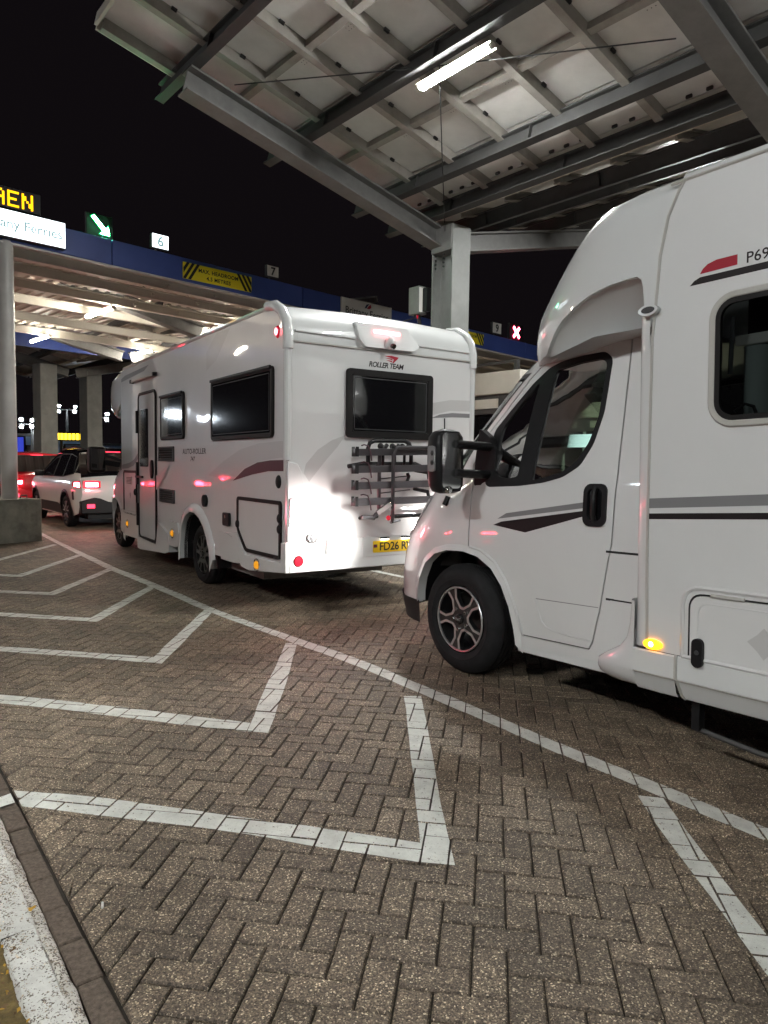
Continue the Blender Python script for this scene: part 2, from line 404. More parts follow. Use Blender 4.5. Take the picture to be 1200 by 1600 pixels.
    def ball(s, c, r, sc=(1, 1, 1), n=12, m=8):
        c = Vector(c); vs = []; fs = []
        for i in range(m + 1):
            th = math.pi * i / m
            for k in range(n):
                ph = 2 * math.pi * k / n; vs.append(c + Vector((math.sin(th) * math.cos(ph) * sc[0], math.sin(th) * math.sin(ph) * sc[1], math.cos(th) * sc[2])) * r)
        for i in range(m):
            for k in range(n): fs.append((i * n + k, i * n + (k + 1) % n, (i + 1) * n + (k + 1) % n, (i + 1) * n + k))
        return s.add(vs, fs)
    def panel(s, outer, holes=(), fn=None, step=0.12, depth=0.0, w=0.0, grid=True, holerim=True):
        """sheet bounded by 2D loops, filled with regular points, carried onto a surface by fn(u, v, w)"""
        loops = [refine(outer, step)] + [refine(h, step) for h in holes]
        pts = []; edges = []
        for lp in loops:
            o = len(pts); pts += [Vector(p) for p in lp]; edges += [(o + i, o + (i + 1) % len(lp)) for i in range(len(lp))]
        if grid:
            xs = [p[0] for p in outer]; ys = [p[1] for p in outer]
            nx = int((max(xs) - min(xs)) / step) + 1; ny = int((max(ys) - min(ys)) / step) + 1
            bnd = [Vector(p) for lp in loops for p in lp]
            cells = {}
            for q in bnd: cells.setdefault((int(q.x // step), int(q.y // step)), []).append(q)
            for j in range(ny + 1):
                for i in range(nx + 1):
                    p = (min(xs) + (i + 0.5 * (j % 2) + 0.13) * step, min(ys) + (j + 0.37) * step)
                    if not inpoly(p, loops[0]) or any(inpoly(p, h) for h in loops[1:]): continue
                    ci, cj = int(p[0] // step), int(p[1] // step); near = False
                    for a in (-1, 0, 1):
                        for b in (-1, 0, 1):
                            for q in cells.get((ci + a, cj + b), ()):
                                if (q.x - p[0]) ** 2 + (q.y - p[1]) ** 2 < (0.55 * step) ** 2: near = True
                    if not near: pts.append(Vector(p))
        V, E, F, *_ = delaunay_2d_cdt(pts, edges, [], 0, 1e-7)
        tri = []
        for f in F:
            c = (sum(V[i].x for i in f) / len(f), sum(V[i].y for i in f) / len(f))
            if inpoly(c, loops[0]) and not any(inpoly(c, h) for h in loops[1:]): tri.append(tuple(f))
        used = sorted({i for f in tri for i in f}); mp = {k: i for i, k in enumerate(used)}
        vs = [fn(V[k].x, V[k].y, w) for k in used]; fs = [tuple(mp[i] for i in f) for f in tri]
        if depth:
            cnt = {}
            for f in fs:
                for i in range(len(f)):
                    e = (f[i], f[(i + 1) % len(f)]); cnt[e] = 1
            be = [e for e in cnt if (e[1], e[0]) not in cnt]
            low = {}
            for a, b in be:
                for q in (a, b):
                    if q not in low:
                        low[q] = len(vs); vs.append(fn(V[used[q]].x, V[used[q]].y, w - depth))
                fs.append((b, a, low[a], low[b]))
        return s.add(vs, fs)
    def solid(s, poly, fn, w0, w1, step=9):
        """a cheap extruded flat polygon (no interior points)"""
        return s.panel(poly, (), fn, step, w1 - w0, w1, grid=False)
    def mirror_y(s, copy=True):
        n = len(s.v); f0 = list(s.f); m0 = list(s.mi)
        vs = [Vector((v.x, -v.y, v.z)) for v in s.v]
        if copy:
            s.v += vs; s.f += [tuple(n + i for i in reversed(f)) for f in f0]; s.mi += m0
        else:
            s.v = vs; s.f = [tuple(reversed(f)) for f in f0]
        return s
    def mesh(s, name, mats, smooth=35, weld=0.0, origin=None):
        me = bpy.data.meshes.new(name)
        vs = s.v if origin is None else [v - origin for v in s.v]
        me.from_pydata([tuple(v) for v in vs], [], s.f)
        if not isinstance(mats, (list, tuple)): mats = [mats]
        for m in mats: me.materials.append(m)
        if len(mats) > 1: me.polygons.foreach_set('material_index', s.mi)
        if weld:
            bm = bmesh.new(); bm.from_mesh(me); bmesh.ops.remove_doubles(bm, verts=bm.verts, dist=weld)
            bmesh.ops.recalc_face_normals(bm, faces=bm.faces); bm.to_mesh(me); bm.free()
        me.update()
        if smooth:
            me.polygons.foreach_set('use_smooth', [True] * len(me.polygons))
            me.set_sharp_from_angle(angle=R(smooth))
        return me
    def build(s, name, mats, parent=None, smooth=35, bevel=0.0, weld=0.0, origin=None, seg=2, **props):
        if parent is not None and origin is None and parent.get('_flat'): origin = parent.location
        me = s.mesh(name, mats, smooth, weld, origin)
        o = bpy.data.objects.new(name, me); COL.objects.link(o)
        if parent is not None: o.parent = parent
        if bevel:
            b = o.modifiers.new('bevel', 'BEVEL'); b.width = bevel; b.segments = seg; b.limit_method = 'ANGLE'; b.angle_limit = R(40)
        for k, v in props.items(): o[k] = v
        return o

def tag(o, label=None, cat=None, group=None, kind=None):
    if label: o['label'] = label
    if cat: o['category'] = cat
    if group: o['group'] = group
    if kind: o['kind'] = kind
    return o

def thing(name, label, cat, loc=(0, 0, 0), rot=(0, 0, 0), group=None, flat=False):
    o = bpy.data.objects.new(name, None); COL.objects.link(o)
    o.location = loc; o.rotation_euler = rot; o.empty_display_size = 0.3
    if flat: o['_flat'] = True
    return tag(o, label, cat, group)

def copy_tree(o, parent=None):
    c = o.copy(); COL.objects.link(c); c.parent = parent
    for ch in list(o.children): copy_tree(ch, c)
    return c

def text_mb(txt, size, fn, depth=0.0015, bold=0.0, shear=0.0, align='LEFT', spacing=1.0):
    """lettering as real geometry; fn(u, v, w) carries the flat text onto a surface"""
    cu = bpy.data.curves.new('lettering', 'FONT'); cu.body = txt; cu.size = size; cu.align_x = align
    cu.offset = bold; cu.shear = shear; cu.space_character = spacing; cu.resolution_u = 3; cu.fill_mode = 'FRONT'
    ob = bpy.data.objects.new('lettering', cu); COL.objects.link(ob)
    bpy.context.view_layer.update()
    me = bpy.data.meshes.new_from_object(ob.evaluated_get(bpy.context.evaluated_depsgraph_get()))
    mb = MB(); mb.add([fn(v.co.x, v.co.y, depth) for v in me.vertices], [tuple(p.vertices) for p in me.polygons])
    bpy.data.objects.remove(ob); bpy.data.curves.remove(cu); bpy.data.meshes.remove(me)
    return mb

# ================================================================== GROUND
E1, E2 = az(98.64), az(8.64)                     # block paving axes
P00 = Vector((0.0758, 1.997, 0)) - E1 * 0.1 - E2 * 0.05
CELL = 0.1
K0 = Vector((-0.625, 1.706, 0)); KD, KN = az(-37.3), az(52.7)     # edging line: along, towards the road

def cam_px(p):
    v = Vector(p) - Vector((0, 0, CAM_H)); d = v.dot(_f)
    if d < 0.05: return None
    return 600 + 1110 * v.dot(_R) / d, 800 - 1110 * v.dot(_U) / d, d

pavement = thing('pavement', None, None); pavement['kind'] = 'structure'
sb = MB()
GX0, GX1, GY0, GY1 = -400, 400, -60, 900
sb.add([(GX0, GY0, -0.010), (GX1, GY0, -0.010), (GX1, GY1, -0.010), (GX0, GY1, -0.010)], [(0, 1, 2, 3)])
bed = sb.build('paving_bed', M['sand'], pavement, smooth=0)
# beyond the reach of single blocks the same paving as one sheet
FARD = 17.5
def ground_sheet():
    m = MB(); a0, a1 = -42, 36
    N = 40
    ring = [Vector((FARD * math.sin(R(a0 + (a1 - a0) * k / N)), FARD * math.cos(R(a0 + (a1 - a0) * k / N)), 0)) for k in range(N + 1)]
    far = [v * 40 for v in ring]
    m.add(ring + far, [(k, k + 1, N + 2 + k, N + 1 + k) for k in range(N)])
    lf, rt = ring[0], ring[-1]
    m.add([lf, far[0], Vector((-700, -40, 0)), Vector((-14, -40, 0)), Vector((-14, 3, 0))], [(0, 1, 2, 3, 4)])
    m.add([rt, Vector((13, 1, 0)), Vector((13, -40, 0)), Vector((700, -40, 0)), far[-1]], [(0, 1, 2, 3, 4)])
    return m
ground_sheet().build('distant_paving', M['farground'], pavement, smooth=0)

def block(poly, c, ez, tx, ty):
    """verts+faces of one block: top face, chamfer, sides; poly in world xy"""
    p1 = offset_poly(poly, 0.0024); p0 = offset_poly(poly, 0.0072)
    f = lambda p, z: (p[0], p[1], z + ez + (p[0] - c[0]) * tx + (p[1] - c[1]) * ty)
    n = len(poly)
    vs = [f(p, 0) for p in p0] + [f(p, -0.0050) for p in p1] + [f(p, -0.03) for p in p1]
    fs = [tuple(range(n))] + [(n + i, n + (i + 1) % n, (i + 1) % n, i) for i in range(n)] + [(2 * n + i, 2 * n + (i + 1) % n, n + (i + 1) % n, n + i) for i in range(n)]
    return vs, fs, p0

pavers = []
for i in range(-190, 190):
    for j in range(-40, 220):
        ph = (i + j) % 4
        if ph not in (0, 2): continue
        w, h = (2, 1) if ph == 0 else (1, 2)
        o = P00 + E1 * (i * CELL) + E2 * (j * CELL)
        c = o + E1 * (w * CELL / 2) + E2 * (h * CELL / 2)
        if c.y < 0.9 or c.length > FARD + 0.2: continue
        q = cam_px(c)
        if q is None: continue
        mar = 330 + 420 / q[2]
        if not (-mar < q[0] < 1200 + mar and q[1] < 1990): continue
        cn = (c - K0).dot(KN)
        if cn < -0.12: continue
        poly = [o, o + E1 * (w * CELL), o + E1 * (w * CELL) + E2 * (h * CELL), o + E2 * (h * CELL)]
        poly = [(p.x, p.y) for p in poly]
        cut = False
        if cn < 0.13:
            a, b = K0 + KN * 0.004, K0 + KN * 0.004 + KD
            np_ = clip(poly, (b.x, b.y), (a.x, a.y))
            if len(np_) != 4 or abs(np_[0][0] - poly[0][0]) > 1e-6 or np_ != poly: cut = True
            poly = np_
            if len(poly) < 3: continue
            ar = abs(sum(poly[k][0] * poly[(k + 1) % len(poly)][1] - poly[(k + 1) % len(poly)][0] * poly[k][1] for k in range(len(poly)))) / 2
            if ar < 0.0012: continue
        if not cut:   # hand-laid irregularity
            poly = [(x + rnd.uniform(-.0012, .0012), y + rnd.uniform(-.0012, .0012)) for x, y in poly]
        area = 0
        pp = [cam_px((x, y, 0)) for x, y in poly]
        if all(pp):
            area = abs(sum(pp[k][0] * pp[(k + 1) % len(pp)][1] - pp[(k + 1) % len(pp)][0] * pp[k][1] for k in range(len(pp)))) / 2
            if not (-20 < q[0] < 1220 and q[1] < 1625): area = 0
        pavers.append(dict(poly=poly, c=c, ez=rnd.gauss(0, .0009), tx=rnd.gauss(0, .005), ty=rnd.gauss(0, .005), a=area))
pavers.sort(key=lambda d: -d['a'])
mass = MB()
for k, d in enumerate(pavers):
    if k < 300:
        c = d['c']; cc = (0, 0)
        loc = [(x - c.x, y - c.y) for x, y in d['poly']]
        vs, fs, p0 = block(loc, (0, 0), d['ez'], d['tx'], d['ty'])
        d['p0'] = [(x + c.x, y + c.y) for x, y in p0]
        m = MB(); m.add(vs, fs); m.mi = [0] + [1] * (len(fs) - 1)
        o = m.build('paver', [M['paver'], M['paveredge']], pavement, smooth=0); o.location = (c.x, c.y, 0)
    else:
        vs, fs, p0 = block(d['poly'], d['c'], d['ez'], d['tx'], d['ty']); d['p0'] = p0
        mass.add(vs, fs); mass.mi[-len(fs):] = [0] + [1] * (len(fs) - 1)
mo = mass.build('paver_field', [M['paver'], M['paveredge']], pavement, smooth=0); mo['kind'] = 'stuff'

# ---- painted lines, laid on each block face so that the joints stay open
grid = {}
for d in pavers:
    grid.setdefault((int(d['c'].x // .3), int(d['c'].y // .3)), []).append(d)
def resample(pl, n):
    ln = [0]
    for a, b in zip(pl, pl[1:]): ln.append(ln[-1] + math.hypot(b[0] - a[0], b[1] - a[1]))
    out = []
    for k in range(n + 1):
        t = ln[-1] * k / n; i = 0
        while i < len(pl) - 2 and ln[i + 1] < t: i += 1
        u = (t - ln[i]) / max(1e-9, ln[i + 1] - ln[i]); out.append((pl[i][0] + (pl[i + 1][0] - pl[i][0]) * u, pl[i][1] + (pl[i + 1][1] - pl[i][1]) * u))
    return out
def paint(label, strips, name='road_marking', lift=0.0012, par=True):
    m = MB()
    for L, Rr in strips:
        n = max(1, int(math.hypot(L[-1][0] - L[0][0], L[-1][1] - L[0][1]) / 0.22))
        a, b = resample(L, n), resample(Rr, n)
        for k in range(n):
            q = [a[k], a[k + 1], b[k + 1], b[k]]
            if sum(q[i][0] * q[(i + 1) % 4][1] - q[(i + 1) % 4][0] * q[i][1] for i in range(4)) < 0: q.reverse()
            x0, x1 = min(p[0] for p in q), max(p[0] for p in q); y0, y1 = min(p[1] for p in q), max(p[1] for p in q)
            for gx in range(int((x0 - .15) // .3), int((x1 + .15) // .3) + 1):
                for gy in range(int((y0 - .15) // .3), int((y1 + .15) // .3) + 1):
                    for d in grid.get((gx, gy), ()):
                        pc = offset_poly(d['p0'], -0.0035)
                        for e in range(4):
                            pc = clip(pc, q[e], q[(e + 1) % 4])
                            if len(pc) < 3: break
                        if len(pc) < 3: continue
                        c = d['c']
                        m.add([(x, y, lift + d['ez'] + (x - c.x) * d['tx'] + (y - c.y) * d['ty']) for x, y in pc], [tuple(range(len(pc)))])
    if m.f:
        o = m.build(name, M['linepaint'], pavement if par else None, smooth=0)
        if label: o['label'] = label
        return o
def jag(pl, s=0.005):
    pl = resample(pl, max(2, int(len(pl) * 4)))
    return [(x + rnd.uniform(-s, s), y + rnd.uniform(-s, s)) for x, y in pl]
MK = dict(
long=([(-7.056, 14.372), (-5.754, 12.472), (-3.528, 9.346), (-2.607, 8.159), (-1.617, 6.801), (-1.117, 6.195), (-0.548, 5.55), (-0.111, 5.043), (0.172, 4.635), (0.348, 4.385), (0.537, 4.137), (0.718, 3.871), (0.799, 3.74), (0.892, 3.61), (0.983, 3.488), (1.075, 3.367), (1.167, 3.247), (1.258, 3.116), (1.35, 2.995), (1.438, 2.872), (1.532, 2.739), (1.677, 2.542), (2.2, 1.85)],
      [(-7.16, 14.36), (-5.86, 12.46), (-3.63, 9.27), (-2.70, 8.08), (-1.70, 6.73), (-1.18, 6.12), (-0.64, 5.47), (-0.20, 4.96), (0.07, 4.578), (0.255, 4.33), (0.43, 4.085), (0.611, 3.837), (0.691, 3.718), (0.786, 3.581), (0.872, 3.469), (0.967, 3.339), (1.054, 3.223), (1.148, 3.096), (1.233, 2.98), (1.328, 2.853), (1.416, 2.725), (1.56, 2.53), (2.09, 1.83)]),
branch=([(1.114, 2.994), (1.1, 2.707), (1.106, 2.449), (1.103, 2.227), (1.1, 2.047), (1.094, 1.9), (1.092, 1.3)], [(1.225, 2.98), (1.207, 2.681), (1.2, 2.451), (1.195, 2.281), (1.19, 2.072), (1.188, 1.935), (1.186, 1.3)]),
L1h=([(-1.80, 2.985), (-1.537, 2.963), (-1.261, 2.93), (-1.062, 2.884), (-0.86, 2.834), (-0.494, 2.749), (-0.258, 2.69), (0.034, 2.615), (0.152, 2.588)], [(-1.80, 2.87), (-1.457, 2.834), (-1.159, 2.772), (-1.053, 2.745), (-0.768, 2.696), (-0.471, 2.622), (-0.262, 2.562), (-0.07, 2.512), (0.155, 2.456)]),
L1v=([(0.138, 4.284), (0.148, 3.558), (0.152, 3.032), (0.158, 2.702), (0.152, 2.456)], [(0.248, 4.289), (0.252, 3.504), (0.256, 3.035), (0.262, 2.685), (0.268, 2.44)]),
L2h=([(-3.9, 4.50), (-3.193, 4.366), (-2.31, 4.215), (-1.963, 4.14), (-1.66, 4.058), (-1.259, 3.957), (-0.84, 3.830), (-0.712, 3.797)], [(-3.9, 4.37), (-3.16, 4.225), (-2.28, 4.065), (-1.855, 3.980), (-1.533, 3.884), (-1.144, 3.781), (-0.836, 3.698), (-0.715, 3.675)]),
L2v=([(-0.762, 5.538), (-0.722, 4.032), (-0.713, 3.675)], [(-0.67, 5.543), (-0.619, 4.52), (-0.594, 3.66)]),
L3h=([(-4.9, 5.62), (-3.982, 5.475), (-2.918, 5.325), (-2.213, 5.195), (-1.66, 5.085)], [(-4.9, 5.50), (-3.96, 5.345), (-2.90, 5.195), (-2.10, 5.045), (-1.655, 4.94)]),
L3v=([(-1.721, 6.76), (-1.66, 4.94)], [(-1.620, 6.77), (-1.545, 4.915)]),
L4h=([(-5.9, 6.93), (-4.938, 6.775), (-3.572, 6.535), (-2.639, 6.35)], [(-5.9, 6.80), (-4.90, 6.64), (-3.55, 6.39), (-2.64, 6.215)]),
L4v=([(-2.675, 8.09), (-2.640, 6.215)], [(-2.573, 8.03), (-2.515, 6.19)]),
L5h=([(-6.7, 8.03), (-5.711, 7.875), (-4.169, 7.66), (-3.585, 7.565)], [(-6.7, 7.89), (-5.69, 7.735), (-4.15, 7.515), (-3.585, 7.425)]),
L5v=([(-3.635, 9.32), (-3.585, 7.425)], [(-3.530, 9.28), (-3.465, 7.405)]),
L6h=([(-6.9, 9.02), (-5.877, 8.87), (-4.727, 8.74), (-4.505, 8.70)], [(-6.9, 8.88), (-5.85, 8.73), (-4.70, 8.60), (-4.505, 8.56)]),
L6v=([(-4.620, 10.636), (-4.505, 8.56)], [(-4.515, 10.60), (-4.385, 8.545)]),
L7v=([(-5.585, 11.95), (-5.500, 9.95), (-5.46, 9.1)], [(-5.475, 11.85), (-5.385, 9.85), (-5.345, 9.0)]),
)
MK = {k: (jag(a), jag(b)) for k, (a, b) in MK.items()}
FC = Vector((-0.0314, 9.3258, 0)); FDIR = az(-36.5); FN = az(53.5)
def straight(c, d, n, t0, t1, w):
    a, b = c + d * t0, c + d * t1
    return ([(p.x, p.y) for p in (a - n * w / 2, b - n * w / 2)], [(p.x, p.y) for p in (a + n * w / 2, b + n * w / 2)])
paint('long white lane line running under the flank of both motorhomes', [MK['long']])
paint('short white line forking off the lane line at lower right', [MK['branch']])
paint('nearest and largest of the white corner markings, touching the edging', [MK['L1h'], MK['L1v']])
paint('second of the white corner markings from the camera', [MK['L2h'], MK['L2v']])
paint('third of the white corner markings from the camera', [MK['L3h'], MK['L3v']])
paint('fourth of the white corner markings from the camera', [MK['L4h'], MK['L4v']])
paint('fifth of the white corner markings from the camera', [MK['L5h'], MK['L5v']])
paint('sixth of the white corner markings from the camera', [MK['L6h'], MK['L6v']])
paint('farthest white corner marking, before the concrete block', [MK['L7v']])
paint('white line seen under the tail of the bike rack motorhome', [straight(FC, FDIR, FN, -3.5, 7, 0.1)])

# ---- edging blocks, kerb and verge at lower left
def kp(t, n, z=0.0): return K0 + KD * t + KN * n + Vector((0, 0, z))
kerb = thing('kerb', None, None); kerb['kind'] = 'structure'
t = -1.4; k = 0
while t < 9.5:
    ln = 0.2 + rnd.uniform(-.004, .006)
    if -1.0 < t < 9.5:
        c = kp(t + ln / 2, -0.042)
        pl = [kp(t, -0.078), kp(t + ln, -0.078), kp(t + ln, -0.004), kp(t, -0.004)]
        pl = [(p.x - c.x + rnd.uniform(-.002, .002), p.y - c.y + rnd.uniform(-.002, .002)) for p in pl]
        if sum(pl[i][0] * pl[(i + 1) % 4][1] - pl[(i + 1) % 4][0] * pl[i][1] for i in range(4)) < 0: pl.reverse()
        vs, fs, p0 = block(pl, (0, 0), 0.004 + rnd.gauss(0, .0015), rnd.gauss(0, .012), rnd.gauss(0, .012))
        m = MB(); m.add(vs, fs); o = m.build('edging_block', M['kerbpaver'], kerb, smooth=0); o.location = (c.x, c.y, 0)
    t += ln
# painted end of the nearest marking over the edging blocks
m = MB()
for t0, t1 in ((1.425, 1.515), (-0.52, -0.12)):
    a = [kp(t0, -0.074, .0105), kp(t1, -0.074, .0105), kp(t1 + .02, -0.012, .0105), kp(t0 + .01, -0.012, .0105)]
    m.add(a, [(0, 1, 2, 3)])
m.build('road_marking', M['linepaint'], kerb, smooth=0)
t = -1.35
while t < 9.5:
    ln = 0.62
    prof = [(-.004, -.05), (.030, -.05), (.030, .002), (.024, .008), (.008, .016), (-.004, .016)]
    a, b = kp(t + .002, -0.110), kp(t + ln - .002, -0.110)
    m = MB(); N = 14
    rings = []
    for q in range(N + 1):
        p = a.lerp(b, q / N); wv = rnd.uniform(-.005, .003)
        rings.append([p + KN * (x + (wv if 0 < x else 0)) + Vector((0, 0, z + rnd.uniform(-.0015, .0015))) for x, z in prof])
    n = len(prof)
    m.add([v for r_ in rings for v in r_], [(i * n + j, i * n + j + 1, (i + 1) * n + j + 1, (i + 1) * n + j) for i in range(N) for j in range(n - 1)])
    m.build('kerb_lip', M['kerblip'], kerb, smooth=30)
    m = MB(); rings = []
    for q in range(N + 1):
        p = a.lerp(b, q / N)
        rings.append([p + KN * x + Vector((0, 0, z + rnd.uniform(-.002, .002))) for x, z in ((-.003, -.05), (-.003, .015), (-.010, .021), (-.05, .023), (-.094 + rnd.uniform(-.006, .006), .021), (-.104, .01))])
    m.add([v for r_ in rings for v in r_], [(i * 6 + j, i * 6 + j + 1, (i + 1) * 6 + j + 1, (i + 1) * 6 + j) for i in range(N) for j in range(5)])
    m.build('kerb_stone', M['kerbpaint'], kerb, smooth=30)
    t += ln
verge = MB()
nx, ny = 14, 90
vv = []
for i in range(nx + 1):
    for j in range(ny + 1):
        p = kp(-1.4 + 11 * j / ny, -.208 - .85 * (i / nx) ** 1.6)
        vv.append(p + Vector((0, 0, 0.014 + 0.014 * noise.noise(p * 9) + (.0 if i else .004))))
verge.add(vv, [(i * (ny + 1) + j, (i + 1) * (ny + 1) + j, (i + 1) * (ny + 1) + j + 1, i * (ny + 1) + j + 1) for i in range(nx) for j in range(ny)])
tag(verge.build('verge', M['verge'], None, smooth=60), 'leaf strewn soil strip behind the white kerb', kind='structure')
lv = MB()
for k in range(900):
    p = kp(rnd.uniform(-1.0, 3.5), -.21 - abs(rnd.gauss(0, .13)), 0.028 + rnd.uniform(0, .01))
    s_ = rnd.uniform(.004, .012); r_ = Matrix.Rotation(rnd.uniform(0, 6.3), 3, 'Z') @ Matrix.Rotation(rnd.gauss(0, .5), 3, 'X')
    lv.cur = 0 if rnd.random() < .4 else 1
    lv.add([p + r_ @ Vector(q) * s_ for q in ((-1, 0, 0), (0, -.55, .15), (1, 0, .1), (0, .55, .15))], [(0, 1, 2, 3)])
tag(lv.build('leaf_litter', [M['leafyellow'], M['leafbrown']], None, smooth=0), 'scattered yellow and brown leaf crumbs along the kerb', kind='stuff')
def leaf(loc, s_, label, mat, rz):
    m = MB(); pts = []
    for k in range(14):
        a = 2 * math.pi * k / 14; r_ = s_ * (1 + .45 * math.cos(3 * a)); pts.append((r_ * math.cos(a), r_ * math.sin(a), .003 * math.sin(2 * a + 1)))
    m.add(pts, [tuple(range(14))]); m.add([(-s_ * 1.4, -.001, .001), (-s_ * 2.2, 0.002, .001), (-s_ * 1.4, .001, .001)], [(0, 1, 2)])
    o = m.build('fallen_leaf', mat, None, smooth=0); o.location = loc; o.rotation_euler.z = rz
    return tag(o, label, 'leaf', 'fallen leaves on the kerb')
leaf((-1.075, 2.11, .036), .011, 'small bright yellow leaf caught on the white kerb', M['leafyellow'], .7)
p = kp(0.42, -.19, .036); leaf(tuple(p), .008, 'small brown leaf on the white kerb beside the yellow one', M['leafbrown'], 2)
b = MB(); b.cyl((-.0135, 0, .004), (.0135, 0, .004), .004, 10)
o = tag(b.build('cigarette_butt', M['litter'], None), 'white cigarette butt lying on the paving at lower left', 'litter'); o.location = (-0.881, 2.177, .002); o.rotation_euler.z = R(110)

# ================================================================== NEAR CANOPY (butterfly roof on steel columns)
AH, BH = az(50.2), az(-39.8)
SC = 1.11
PV = Vector((0.974 * SC, 11.775 * SC, CAM_H + (5.166 - CAM_H) * SC))
def cpt(a, b, w=0.0, P=PV, sl=13.0):
    """a: across the roof from the valley (negative = near wing), b: along the valley, w: above the underside of the rafters"""
    s, c = math.sin(R(sl)), math.cos(R(sl)); sg = 1 if a < 0 else -1
    d = AH * c - Vector((0, 0, 1)) * s * sg
    n = Vector((0, 0, 1)) * c + AH * s * sg
    return P + (d * a + BH * b + n * w) * 1.0
def nrm(a, sl=13.0):
    sg = 1 if a < 0 else -1
    return Vector((0, 0, 1)) * math.cos(R(sl)) + AH * math.sin(R(sl)) * sg

def h_column(root, x, foot, top, rot, name='column', w=.46, d=.46, mat=None, t=.03):
    m = MB(); X = Vector((math.cos(rot), math.sin(rot), 0)); 
    m.ibeam(foot, top, w, d, t, t, up=X)
    return m.build(name, mat or M['column'], root, smooth=0, bevel=.004)

def build_canopy(root, P, bays, detail, b_hi=0.72, near=True, far=True):
    b_lo = -5.6 * bays
    s = lambda *q: cpt(*q, P=P)
    wings = ([-1] if near else []) + ([1] if far else [])
    PB = [0.14 * SC - .10 - 5.75 * k for k in range(bays + 1)]
    ra = [-5.0, -3.14, -1.29, -0.48] if detail else [-5.0, -3.14, -1.29]
    for sg in wings:
        for pb in PB:
            m = MB(); m.ibeam(s(sg * 0.1, pb, -.17), s(sg * 5.05, pb, -.17), .30, .34, .03, .03, up=nrm(sg * 1))
            m.build('perimeter_beam', M['steel'], root, smooth=0, bevel=.004)
        for a in ra:
            if b_hi:
                m = MB(); aa = a * -sg
                m.ibeam(s(aa, b_hi + .42, .125), s(aa, b_lo - .4, .125), .13, .25, .022, .022, up=nrm(aa))
                if detail:
                    for pb in PB:
                        for q in (-.6, -2.9): m.beam(s(aa, pb + q, .02), s(aa, pb + q, .23), .128, .012, up=BH)
                m.build('rafter', M['steeldark'], root, smooth=0)
        # purlins running up the slope, noggings between them
        nb = int(5.75 * bays) + 1
        bs = [b_hi - .02] + [-.28 - k * 1.0 for k in range(nb)]
        for bb in bs:
            m = MB(); m.sweep(s(sg * .15, bb, .29), s(sg * 6.05, bb, .29), [(-.055, -.075), (.055, -.075), (.055, -.06), (-.03, -.06), (-.03, .06), (.03, .06), (.03, .075), (-.055, .075)], up=nrm(sg * 1))
            m.build('purlin', M['purlin'], root, smooth=0)
        aa = [-.48, -1.29, -2.21, -3.14, -4.07, -5.0, -6.07] if detail else [-.3, -3.14, -6.07]
        if detail:
            for am in (-2.21, -4.07):
                m = MB(); m.sweep(s(am * -sg, b_hi - .05, .315), s(am * -sg, b_lo, .315), [(-.05, -.05), (.05, -.05), (.05, .05), (-.05, .05)], up=nrm(am * -sg))
                m.build('nogging', M['purlin'], root, smooth=0)
        rows = list(zip(aa[:-1], aa[1:])) + [(-.02, aa[0])]
        cols = list(zip(bs[:-1], bs[1:])) if detail else [(b_hi, b_lo)]
        for a0, a1 in rows:
            for b0, b1 in cols:
                q0, q1 = a0 * -sg, a1 * -sg; g_ = .012; jj = rnd.uniform(-.003, .003)
                e = math.copysign(g_, q1 - q0)
                pts = [s(q0 + e, b0 - g_, .37 + jj), s(q1 - e, b0 - g_, .37 + jj), s(q1 - e, b1 + g_, .37 + jj), s(q0 + e, b1 + g_, .37 + jj)]
                up = [p + nrm(q1) * .05 for p in pts]
                m = MB(); m.add(pts + up, [(3, 2, 1, 0), (4, 5, 6, 7), (0, 1, 5, 4), (1, 2, 6, 5), (2, 3, 7, 6), (3, 0, 4, 7)])
                m.build('roof_panel', M['panel'], root, smooth=0)
                if detail and sg < 0:
                    # type plate of small dark dots printed on every module
                    pass
        m = MB(); m.sweep(s(sg * .1, b_hi + .04, .33), s(sg * 6.1, b_hi + .04, .33), [(-.02, -.11), (.02, -.11), (.02, .11), (-.02, .11)], up=nrm(sg * 1)); m.build('edge_trim', M['ceil'], root, smooth=0)
        m = MB(); m.sweep(s(sg * 6.12, b_hi, .33), s(sg * 6.12, b_lo, .33), [(-.02, -.09), (.02, -.09), (.02, .09), (-.02, .09)], up=nrm(sg * 1)); m.build('edge_trim', M['ceil'], root, smooth=0)
    m = MB(); m.sweep(s(0, b_hi, .33), s(0, b_lo, .33), [(-.11, -.03), (.11, -.03), (.11, .06), (-.11, .06)])
    m.build('valley_gutter', M['ceil'], root, smooth=0)
    return PB

canopy = thing('canopy', 'large galvanised steel canopy with white roof panels sloping over the lanes', 'canopy', (PV.x, PV.y, 0), flat=True)
PB = build_canopy(canopy, PV, 2, True)
colrot = math.atan2(AH.y, AH.x) + R(0)
for pb in PB:
    f0 = cpt(0, pb - .14); h_column(canopy, 0, Vector((f0.x, f0.y, -.05)), Vector((f0.x, f0.y, PV.z + .06)), colrot + R(90), w=.44, d=.52)
    m = MB(); m.box((f0.x, f0.y, PV.z - .17), (.50, .50, .44), Matrix.Rotation(colrot, 3, 'Z')); m.build('column_head', M['steel'], canopy, smooth=0, bevel=.01)
    for sx in (-1, 1):
        for k in range(4):
            m = MB(); o_ = f0 + BH * (sx * .10) - AH * .268; m.cyl(Vector((o_.x, o_.y, PV.z - .46 - k * .07)), Vector((o_.x, o_.y, PV.z - .46 - k * .07)) - AH * .022, .018, 6)
            m.build('bolt', M['signblack'], canopy, smooth=0)
